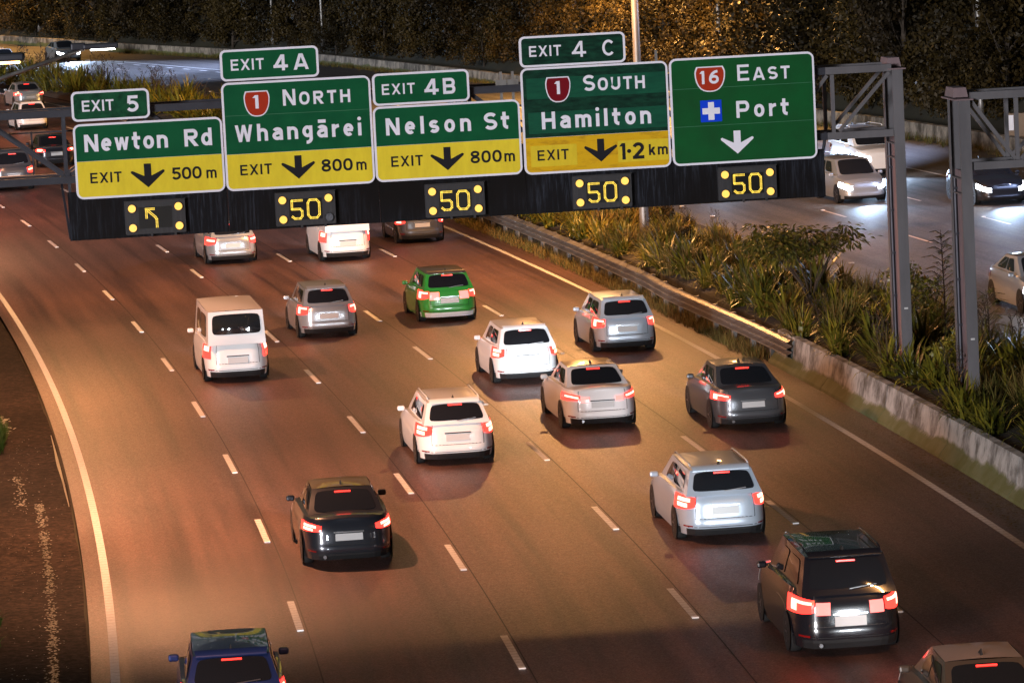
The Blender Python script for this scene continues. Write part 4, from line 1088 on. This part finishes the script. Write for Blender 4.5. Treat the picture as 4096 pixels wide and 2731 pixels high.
for s, o, e, lb in ((41.5, 13.7, 4600, 'median street lamp pole standing in the flax below the gantry board'), (-34, 14.2, 1200, 'median street lamp beyond the right edge')):
    street_lamp(lb, P(s, o, zbed(s, o)), [arm_dir(s, -1), arm_dir(s, 1)], 11.5, 'lamp_sod', e, (1, .46, .15), (.16, .1), spot=170 if s > 30 else 140, k2=.16)
for s, o, e, lb in ((192.3, WL(192) + 1.3, 6000, 'slim lamp pole rising behind the EXIT 4A sign'), (184.0, WL(184) + 1.3, 5000, 'thin dark pole right of the EXIT 4A sign against the bush'), (40, WL(40) + 1.3, 2600, 'added unseen lamp beyond the right edge cooling the opposite road'), (124.5, WL(124) + 1.3, 12000, 'tall lamp pole behind the EXIT 4 C sign'), (110.8, WL(110) + 1.3, 13000, 'thin lamp pole in the bush behind the Port sign'), (239, WL(239) + 1.3, 5500, 'far lamp pole at the upper left corner'), (74, WL(74) + 1.5, 9000, 'added cool lamp on the bush edge to light the opposite road')):  # both right-hand cool lamps are added to tint the opposite road blue
    cool = s > 180 and s < 200 or s < 75 and s != 52
    street_lamp(lb, P(s, o, hgt(s, o)), [arm_dir(s, -1, 2.2)], 12.0, 'lamp_led' if cool else 'lamp_sod', e, (.50, .63, 1.0) if cool else (1, .50, .13), (.12, .07) if s < 150 or s > 190 else (.09, .05), .4, 92 if cool else 165, aim=radians(42) if cool else 0)

cbn = empty('roadside_cabinet', P(67.4, WL(67.4) + .62, zopp(67.4) + .5), -ref(67)[2] - .12, 'beige roadside cabinet with a bright white end on the wall at right', 'cabinet')
mb = MB(); mb.box((.15, 0, .5), (1.1, .5, 1.0)); mb.box((.15, 0, 1.02), (1.16, .56, .04)); mb.box((.1, -.255, .22), (.09, .01, .22)); mb.build('cabinet_body', M['cabinet'], cbn)
mb = MB(); mb.box((-.3, -.262, .68), (.24, .02, .6)); mb.build('white_panel', M['cabinetw'], cbn)

# ------------------------------------------------------------------ plants
def blade(mb, r, L, w, az, lean, droop, base=(0, 0, 0), seg=5, m=0):
    d = Vector((cos(az), sin(az), 0)); sd = Vector((-sin(az), cos(az), 0)); p = Vector(base); a = lean; vs = []
    for i in range(seg + 1):
        t = i / seg; ww = w * (1 - t ** 2.2) * (.75 + .5 * min(1, t * 3)) + .002
        vs += [p - sd * ww / 2, p + sd * ww / 2]
        a2 = a + droop * t * t; p = p + (d * sin(a2) + Vector((0, 0, 1)) * cos(a2)) * (L / seg)
    mb.add(vs, [(2 * i, 2 * i + 1, 2 * i + 3, 2 * i + 2) for i in range(seg)], m)
def flax(seed, n, L, w, stalks=0):
    r = random.Random(seed); root = empty('flax_clump', (0, 0, 0)); mb = MB()
    for i in range(n):
        q = r.random(); blade(mb, r, L * r.uniform(.65, 1.15), w * r.uniform(.7, 1.3), r.uniform(0, 2 * pi), .12 + 1.0 * q, r.uniform(.8, 2.6) * (.45 + .6 * q), (r.uniform(-.18, .18), r.uniform(-.18, .18), 0), 5)
    mb.build('leaves', M['flax'], root)
    if stalks:
        sk = MB()
        for i in range(stalks):
            a = r.uniform(0, 6.3); x, y = r.uniform(-.2, .2), r.uniform(-.2, .2); H = r.uniform(1.3, 2.1); lx, ly = .25 * cos(a), .25 * sin(a)
            sk.tube([(x, y, 0), (x + lx * .4, y + ly * .4, H * .55), (x + lx, y + ly, H)], [.012, .009, .005], 4)
            for k in range(9):
                t = .5 + .055 * k; b = Vector((x + lx * t, y + ly * t, H * t)); az = r.uniform(0, 6.3); l_ = r.uniform(.12, .3)
                sk.tube([b, b + Vector((cos(az) * l_ * .7, sin(az) * l_ * .7, l_ * .75))], [.006, .004], 4)
                for _ in range(3):
                    q = r.uniform(.5, 1); c = b + Vector((cos(az) * l_ * .7, sin(az) * l_ * .7, l_ * .75)) * q; sk.bar(c, c + Vector((r.uniform(-.05, .05), r.uniform(-.05, .05), r.uniform(.0, .07))), .014, .014)
        sk.build('flower_stalk', M['stalk'], root)
    return root
def tussock(seed):
    r = random.Random(seed); root = empty('grass_tussock', (0, 0, 0)); mb = MB()
    for i in range(170):
        q = r.random(); blade(mb, r, .75 * r.uniform(.6, 1.2), .02, r.uniform(0, 6.28), .05 + .7 * q, r.uniform(.6, 2.2) * (.4 + .6 * q), (r.uniform(-.2, .2), r.uniform(-.2, .2), 0), 4)
    mb.build('blades', M['dry'], root); return root
tus = tussock(71); tus_n = 0
fl = [flax(1, 84, 1.15, .06), flax(2, 100, 1.0, .05), flax(3, 76, 1.3, .068), flax(4, 110, .85, .042), flax(5, 80, 1.15, .058, 3), flax(6, 90, 1.0, .05, 2)]
used = [False] * 6
def put_flax(s, off, sc, kind=None):
    k = kind if kind is not None else random.choices(range(6), (4, 4, 4, 3, 1.0, 1.0))[0]
    o = fl[k] if not used[k] else copy_tree(fl[k]); used[k] = True
    p = P(s, off, zbed(s, off) - .03); o.location = p; o.rotation_euler = (random.uniform(-.08, .08), random.uniform(-.08, .08), random.uniform(0, 6.28)); o.scale = (sc,) * 3
    lab = ['strappy green flax clump in the median bed', 'strappy green flax clump in the median bed', 'tall strappy flax clump in the median bed', 'low dense flax clump in the median bed', 'flax clump with dead brown flower stalks in the median bed', 'flax clump with dead brown flower stalks in the median bed'][k]
    tag(o, lab, 'plant', 'flax clumps in the median bed'); return o
cnt = 0
s = -22.0
while s < 62:
    for off in (12.6, 13.6, 14.75, 15.75):
        if random.random() < (.97 if off < 15.5 else .72) and cnt < 228:
            put_flax(s + random.uniform(-.5, .5), off + random.uniform(-.3, .3), random.uniform(.75, 1.15) * (.6 if abs(s - 20.3) < 2.2 and off > 13 else 1) * (.85 if off > 15 else 1) * (1 if s < 26 or off < 13.2 else .72), None if off < 15 or random.random() < .6 else 4 + random.randrange(2)); cnt += 1
    s += 1.5 if s < 34 else 1.25
s = 112.0
while s < 205 and cnt < 292:
    for off in (13.0, 14.6):
        put_flax(s + random.uniform(-1, 1), off + random.uniform(-.5, .5), random.uniform(1.1, 1.6), None if random.random() < .7 else 4 + random.randrange(2)); cnt += 1
    s += 2.15
for i in range(64):
    q = random.uniform(-18, 62) if i % 3 else random.uniform(24, 60); of = random.choice((random.uniform(12.5, 13.1), random.uniform(13, 16)))
    o = tus if i == 0 else copy_tree(tus)
    o.location = P(q, of, zbed(q, of) - .02); o.rotation_euler = (0, 0, random.uniform(0, 6.28)); o.scale = (random.uniform(.8, 1.5),) * 3
    tag(o, 'golden dry grass tussock among the flax in the median bed', 'plant', 'grass tussocks among the flax')
# dry grass along the guardrail foot and wall foot: nobody could count it
def tufts(name, spots, mt, seed, hgt_=.28):
    r = random.Random(seed); mb = MB()
    for p in spots:
        for i in range(r.randrange(5, 10)): blade(mb, r, hgt_ * r.uniform(.5, 1.3), .014, r.uniform(0, 6.3), r.uniform(.1, .8), r.uniform(0, 1.2), p + Vector((r.uniform(-.1, .1), r.uniform(-.1, .1), 0)), 3)
    return tag(mb.build(name, mt), kind='stuff')
r_ = random.Random(5)
sp = [P(r_.uniform(17, 75), 11.45 + abs(r_.gauss(0, .33)), .0) for _ in range(1500)]
tufts('dry_grass', sp, M['dry'], 8)
sp = [P(q, WL(q) - abs(r_.gauss(0, .35)) - .03, zopp(q)) for q in [r_.uniform(60, 215) for _ in range(1300)]]
tufts('verge_grass', sp, M['dry'], 9, .3)
sp = [P(q, -8.52 - .06 * abs(q - 12.5) - abs(r_.gauss(0, .3)), -.05) for q in [r_.uniform(9.5, 14.8) for _ in range(320)]] + [P(r_.uniform(-17, -13), -8.95 - abs(r_.gauss(0, .12)), -.05) for _ in range(22)]
tufts('green_grass', sp, M['grass'], 10, .35)
# fallen leaves and lichen specks on the shoulder by the barrier
mb = MB()
for i in range(1500):
    s = r_.choice((r_.uniform(-24, -2), r_.uniform(-24, 4), r_.uniform(18, 62))); o = 10.95 + r_.random() * .75
    if s > 10: o = 10.9 + r_.random() ** .7 * .9
    p = P(s, o, .006 + r_.random() * .004); a = r_.uniform(0, 6.3); l_ = r_.uniform(.02, .07); q = r_.uniform(.015, .035)
    u = Vector((cos(a), sin(a), 0)) * l_; v = Vector((-sin(a), cos(a), 0)) * q; mb.add([p - u, p + v, p + u, p - v], [(0, 1, 2, 3)])
tag(mb.build('leaf_litter', M['dry']), kind='stuff')

# broad leaved shrub
def leafquad(mb, p, d, l_, w, r, fold=.25):
    d = d.normalized(); sd = d.cross(Vector((0, 0, 1)))
    if sd.length < .05: sd = Vector((1, 0, 0))
    sd.normalize(); sd = (Matrix.Rotation(r.uniform(-.7, .7), 3, d) @ sd); up = sd.cross(d)
    mb.add([p, p + d * l_ * .5 + sd * w / 2 + up * w * fold, p + d * l_, p + d * l_ * .5 - sd * w / 2 + up * w * fold], [(0, 1, 2), (0, 2, 3)])
def shrub():
    r = random.Random(21); root = empty('leafy_shrub', P(20.6, 13.9, zbed(20.6, 13.9)), 0, 'wide leafy shrub with bare stems rising over the flax', 'shrub')
    st = MB(); lf_ = MB()
    for i in range(13):
        az = r.uniform(0, 6.28); R0 = r.uniform(.5, 1.7); H = r.uniform(1.6, 2.15); dx = R0 * cos(az) * 1.15; dy = R0 * sin(az)
        pts = [Vector((0, 0, 0)), Vector((dx * .22, dy * .22, H * .35)), Vector((dx * .6, dy * .6, H * .72)), Vector((dx, dy, H))]
        st.tube(pts, [.025, .018, .012, .006], 5)
        for k in range(5):
            b = pts[2].lerp(pts[3], r.uniform(0, 1)); e_ = b + Vector((r.uniform(-.5, .5), r.uniform(-.5, .5), r.uniform(-.05, .3))); st.tube([b, e_], [.008, .004], 4)
            for _ in range(22):
                c = e_ + Vector((r.gauss(0, .2), r.gauss(0, .2), r.gauss(0, .06))); d = (c - e_) + Vector((0, 0, -.12 + r.uniform(-.15, .1)))
                leafquad(lf_, c, d + Vector((r.uniform(-.1, .1), r.uniform(-.1, .1), 0)), r.uniform(.16, .28), r.uniform(.06, .10), r)
    st.build('stems', M['bark'], root); lf_.build('foliage', M['shrubleaf'], root)
shrub()
def sapling(label, s, off, H, seed):
    r = random.Random(seed); root = empty('feathery_sapling', P(s, off, zbed(s, off)), 0, label, 'young tree')
    st = MB(); lf_ = MB(); st.tube([(0, 0, 0), (.03, .02, H * .5), (-.02, 0, H)], [.03, .018, .005], 6)
    n = int(H * 17)
    for i in range(n):
        t = .12 + .86 * i / n; az = i * 2.4 + r.uniform(-.3, .3); L_ = (.95 - .75 * t) * r.uniform(.7, 1.1) + .12; b = Vector((.03 * sin(t * 3), 0, H * t))
        pts = [b, b + Vector((cos(az) * L_ * .5, sin(az) * L_ * .5, L_ * .32)), b + Vector((cos(az) * L_, sin(az) * L_, L_ * .22))]
        st.tube(pts, [.008, .006, .003], 4)
        for k in range(16):
            q = .2 + .8 * k / 16; c = (pts[0].lerp(pts[1], q * 2) if q < .5 else pts[1].lerp(pts[2], q * 2 - 1))
            for sgn in (-1, 1):
                d = Vector((cos(az + sgn * 1.1), sin(az + sgn * 1.1), -.25)); leafquad(lf_, c, d, r.uniform(.06, .12) * (1.15 - .4 * q), .022, r, .1)
    st.build('stem', M['bark'], root); lf_.build('foliage', M['shrubleaf'], root)
sapling('tall feathery sapling standing between the two gantry columns', 8.0, 14.3, 3.1, 31)
sapling('short feathery sapling right of the nearer gantry column', 8.8, 15.6, 1.5, 32)
sapling('low twiggy sapling left of the farther gantry column', 12.5, 14.6, 1.4, 33)

# ------------------------------------------------------------------ bush hillside
def tree(seed, H, R, nl, leaves, mt, lsize, low=.12):
    r = random.Random(seed); root = empty('bush_tree', (0, 0, 0)); tr = MB(); cr_ = MB(); tk = min(1, H / 6)
    tr.tube([(0, 0, -.4 * tk), (.05, 0, H * .3), (.12, .05, H * .62)], [.2 * tk, .15 * tk, .07 * tk], 7)
    lobes = []
    for i in range(nl):
        t = low + (1 - low) * (i + r.random()) / nl; a = r.uniform(0, 6.28); q = R * (math.sin(min(1, (t * 1.05 + .12)) * pi) ** .55) * r.uniform(.35, 1.0)
        c = Vector((cos(a) * q, sin(a) * q, H * t)); rr = R * r.uniform(.26, .46); lobes.append((c, rr))
        if i % 2 == 0: tr.tube([(.08, 0, H * max(.1, t * .55)), c * .6 + Vector((0, 0, H * .1)), c], [.06 * tk, .04 * tk, .015 * tk], 5)
    for (c, rr) in lobes:
        k = int(leaves / nl)
        for _ in range(k):
            d = Vector((r.gauss(0, 1), r.gauss(0, 1), r.gauss(0, 1) + .25)).normalized(); p = c + Vector((d.x, d.y, d.z * .8)) * rr * r.uniform(.62, 1.08)
            if p.z < 0: continue
            n = (d + Vector((r.gauss(0, .5), r.gauss(0, .5), r.gauss(0, .5)))).normalized(); u = n.orthogonal().normalized(); u = Matrix.Rotation(r.uniform(0, 6.28), 3, n) @ u; v = n.cross(u)
            l_ = lsize * r.uniform(.6, 1.35); cr_.add([p - u * l_ * .5, p + v * l_ * .28, p + u * l_ * .5, p - v * l_ * .28], [(0, 1, 2, 3)])
    tr.build('trunk', M['bark'], root, smooth=True); cr_.build('crown', mt, root)
    return root
lowb = [tree(113, 1.25, .85, 16, 1900, M['shrubleaf'], .10, .05), tree(114, 1.0, .75, 14, 1500, M['tree_b'], .09, .05)]
for i, (q, of, sc) in enumerate(((52, 14.3, 1.2), (36, 13.8, 1.0), (27.5, 14.6, 1.25), (23, 13.2, .8), (15.5, 15.2, 1.3), (12, 13.4, .9), (4.5, 13.9, 1.0), (-2.5, 14.6, 1.2), (-6, 13.2, .9), (44, 15.0, 1.0), (1.0, 15.4, 1.1), (31, 13.1, .7))):
    b_ = lowb[i % 2]; o = b_ if i < 2 else copy_tree(b_)
    o.name = 'low_shrub'; o.location = P(q, of, zbed(q, of) - .03); o.rotation_euler = (0, 0, i * 1.3); o.scale = (sc, sc, sc * .85)
    tag(o, ('low rounded olive shrub between the flax clumps', 'low rounded dark shrub between the flax clumps')[i % 2], 'shrub', 'low shrubs in the median bed')
kinds = [(tree(101, 7.0, 2.7, 34, 6500, M['tree_a'], .24), 'dark dense bush tree on the hillside behind the low wall'), (tree(102, 6.0, 2.9, 30, 6000, M['tree_b'], .26), 'olive spreading bush tree on the hillside behind the low wall'),
         (tree(103, 8.0, 2.4, 34, 6200, M['tree_c'], .22), 'tall greyish bush tree on the hillside behind the low wall'), (tree(104, 5.0, 2.5, 26, 5200, M['tree_a'], .2), 'low dark bush tree on the hillside behind the low wall'),
         (tree(105, 6.5, 2.3, 30, 5600, M['tree_b'], .2), 'narrow olive bush tree on the hillside behind the low wall')]
shr = [(tree(111, 2.6, 1.7, 20, 3200, M['tree_b'], .16, .05), 'rounded shrub at the foot of the bush behind the low wall'), (tree(112, 2.0, 1.5, 18, 2800, M['tree_a'], .15, .05), 'small dark shrub at the foot of the bush behind the low wall')]
for o, l in shr: o.name = 'bush_shrub'
tu = set()
def put_tree(kind, s, off, sc, grp, cat):
    if 63.5 < s < 71.5 and off < WL(s) + 4.2: return
    o, lab = kind
    first = o.name not in tu
    if first: tu.add(o.name)
    else: o = copy_tree(o)
    o.location = P(s, off, hgt(s, off) - .15); o.rotation_euler = (random.uniform(-.06, .06), random.uniform(-.06, .06), random.uniform(0, 6.28)); q = sc
    o.scale = (q * random.uniform(.88, 1.15), q * random.uniform(.88, 1.15), q * random.uniform(.9, 1.15)); tag(o, lab, cat, grp)
rt = random.Random(77)
for row, (d0, step, sc) in enumerate(((2.5, 3.6, .9), (6.2, 4.4, 1.1), (11.5, 5.4, 1.3), (17, 6.5, 1.6))):
    s = 58 + row * 1.7
    while s < (330 if row < 3 else 300):
        put_tree(kinds[rt.randrange(5)], s + rt.uniform(-1.2, 1.2), WL(s) + d0 + rt.uniform(-1.1, 1.1), sc * rt.uniform(.8, 1.2), 'trees of the bush hillside', 'tree')
        s += step * rt.uniform(.85, 1.2)
s = 58
while s < 260:
    put_tree(shr[rt.randrange(2)], s, WL(s) + 1.35 + rt.uniform(-.35, .7), rt.uniform(.75, 1.3), 'shrubs at the foot of the bush', 'shrub'); s += rt.uniform(1.7, 3.0)
def cabbage(label, s, off, H, seed):
    r = random.Random(seed); root = empty('cabbage_tree', P(s, off, hgt(s, off) - .2), 0, label, 'tree'); tr = MB(); cr_ = MB()
    tr.tube([(0, 0, 0), (.1, 0, H * .5), (.05, .1, H)], [.16, .12, .09], 7)
    for c in ((.05, .1, H), (.7, .2, H * .86), (-.6, 0, H * .8)):
        tr.tube([(.08, .05, H * .62), c], [.09, .06], 6)
        for i in range(90): blade(cr_, r, r.uniform(.7, 1.05), .07, r.uniform(0, 6.28), r.uniform(.1, 2.0), r.uniform(.1, .9), c, 4)
    tr.build('trunk', M['bark'], root); cr_.build('crown', M['tree_c'], root)
cabbage('spiky headed cabbage tree in the bush above the EXIT 4A sign', 176, WL(176) + 2.6, 4.6, 5)
cabbage('spiky headed cabbage tree in the bush at the top left', 214, WL(214) + 3.0, 4.4, 6)

# ------------------------------------------------------------------ light, sky, camera
SUN_EL, SUN_AZ = radians(5.0), radians(211.0)      # low glow behind the camera; azimuth clockwise from +Y
w = bpy.data.worlds.new('World'); SC.world = w; w.use_nodes = True
nt = w.node_tree; bg = nt.nodes['Background']
sk = nt.nodes.new('ShaderNodeTexSky'); sk.sky_type = 'NISHITA'; sk.sun_disc = False; sk.sun_elevation = SUN_EL; sk.sun_rotation = SUN_AZ
nt.links.new(sk.outputs['Color'], bg.inputs['Color']); bg.inputs['Strength'].default_value = .015
sl = bpy.data.lights.new('sun', 'SUN'); sl.energy = 2.9; sl.angle = radians(12); sl.color = (.97, .96, 1.0)
so = bpy.data.objects.new('sun', sl); COL.objects.link(so)
d = Vector((sin(SUN_AZ) * cos(SUN_EL), cos(SUN_AZ) * cos(SUN_EL), sin(SUN_EL)))
so.rotation_euler = d.to_track_quat('Z', 'Y').to_euler(); so.location = d * 200

pitch, roll = .118661, -.04847
fw = Vector((0, cos(pitch), -sin(pitch))); Rt = Vector((1, 0, 0)); Up = Vector((0, sin(pitch), cos(pitch)))
cr = Rt * cos(roll) + Up * sin(roll); cu = Up * cos(roll) - Rt * sin(roll)
cd = bpy.data.cameras.new('camera'); co = bpy.data.objects.new('camera', cd); COL.objects.link(co)
Mx = Matrix((cr, cu, -fw)).transposed().to_4x4(); Mx.translation = Vector((0, 0, 13.795524)); co.matrix_world = Mx
cd.sensor_width = 36; cd.lens = 16500 / 4096 * 36; cd.clip_start = .5; cd.clip_end = 1500
SC.camera = co
SC.view_settings.view_transform = 'Standard'; SC.view_settings.look = 'None'; SC.view_settings.exposure = 0; SC.view_settings.gamma = 1
SC.render.engine = 'CYCLES'; SC.cycles.use_denoising = True; SC.cycles.sample_clamp_indirect = 4.0; SC.cycles.max_bounces = 6
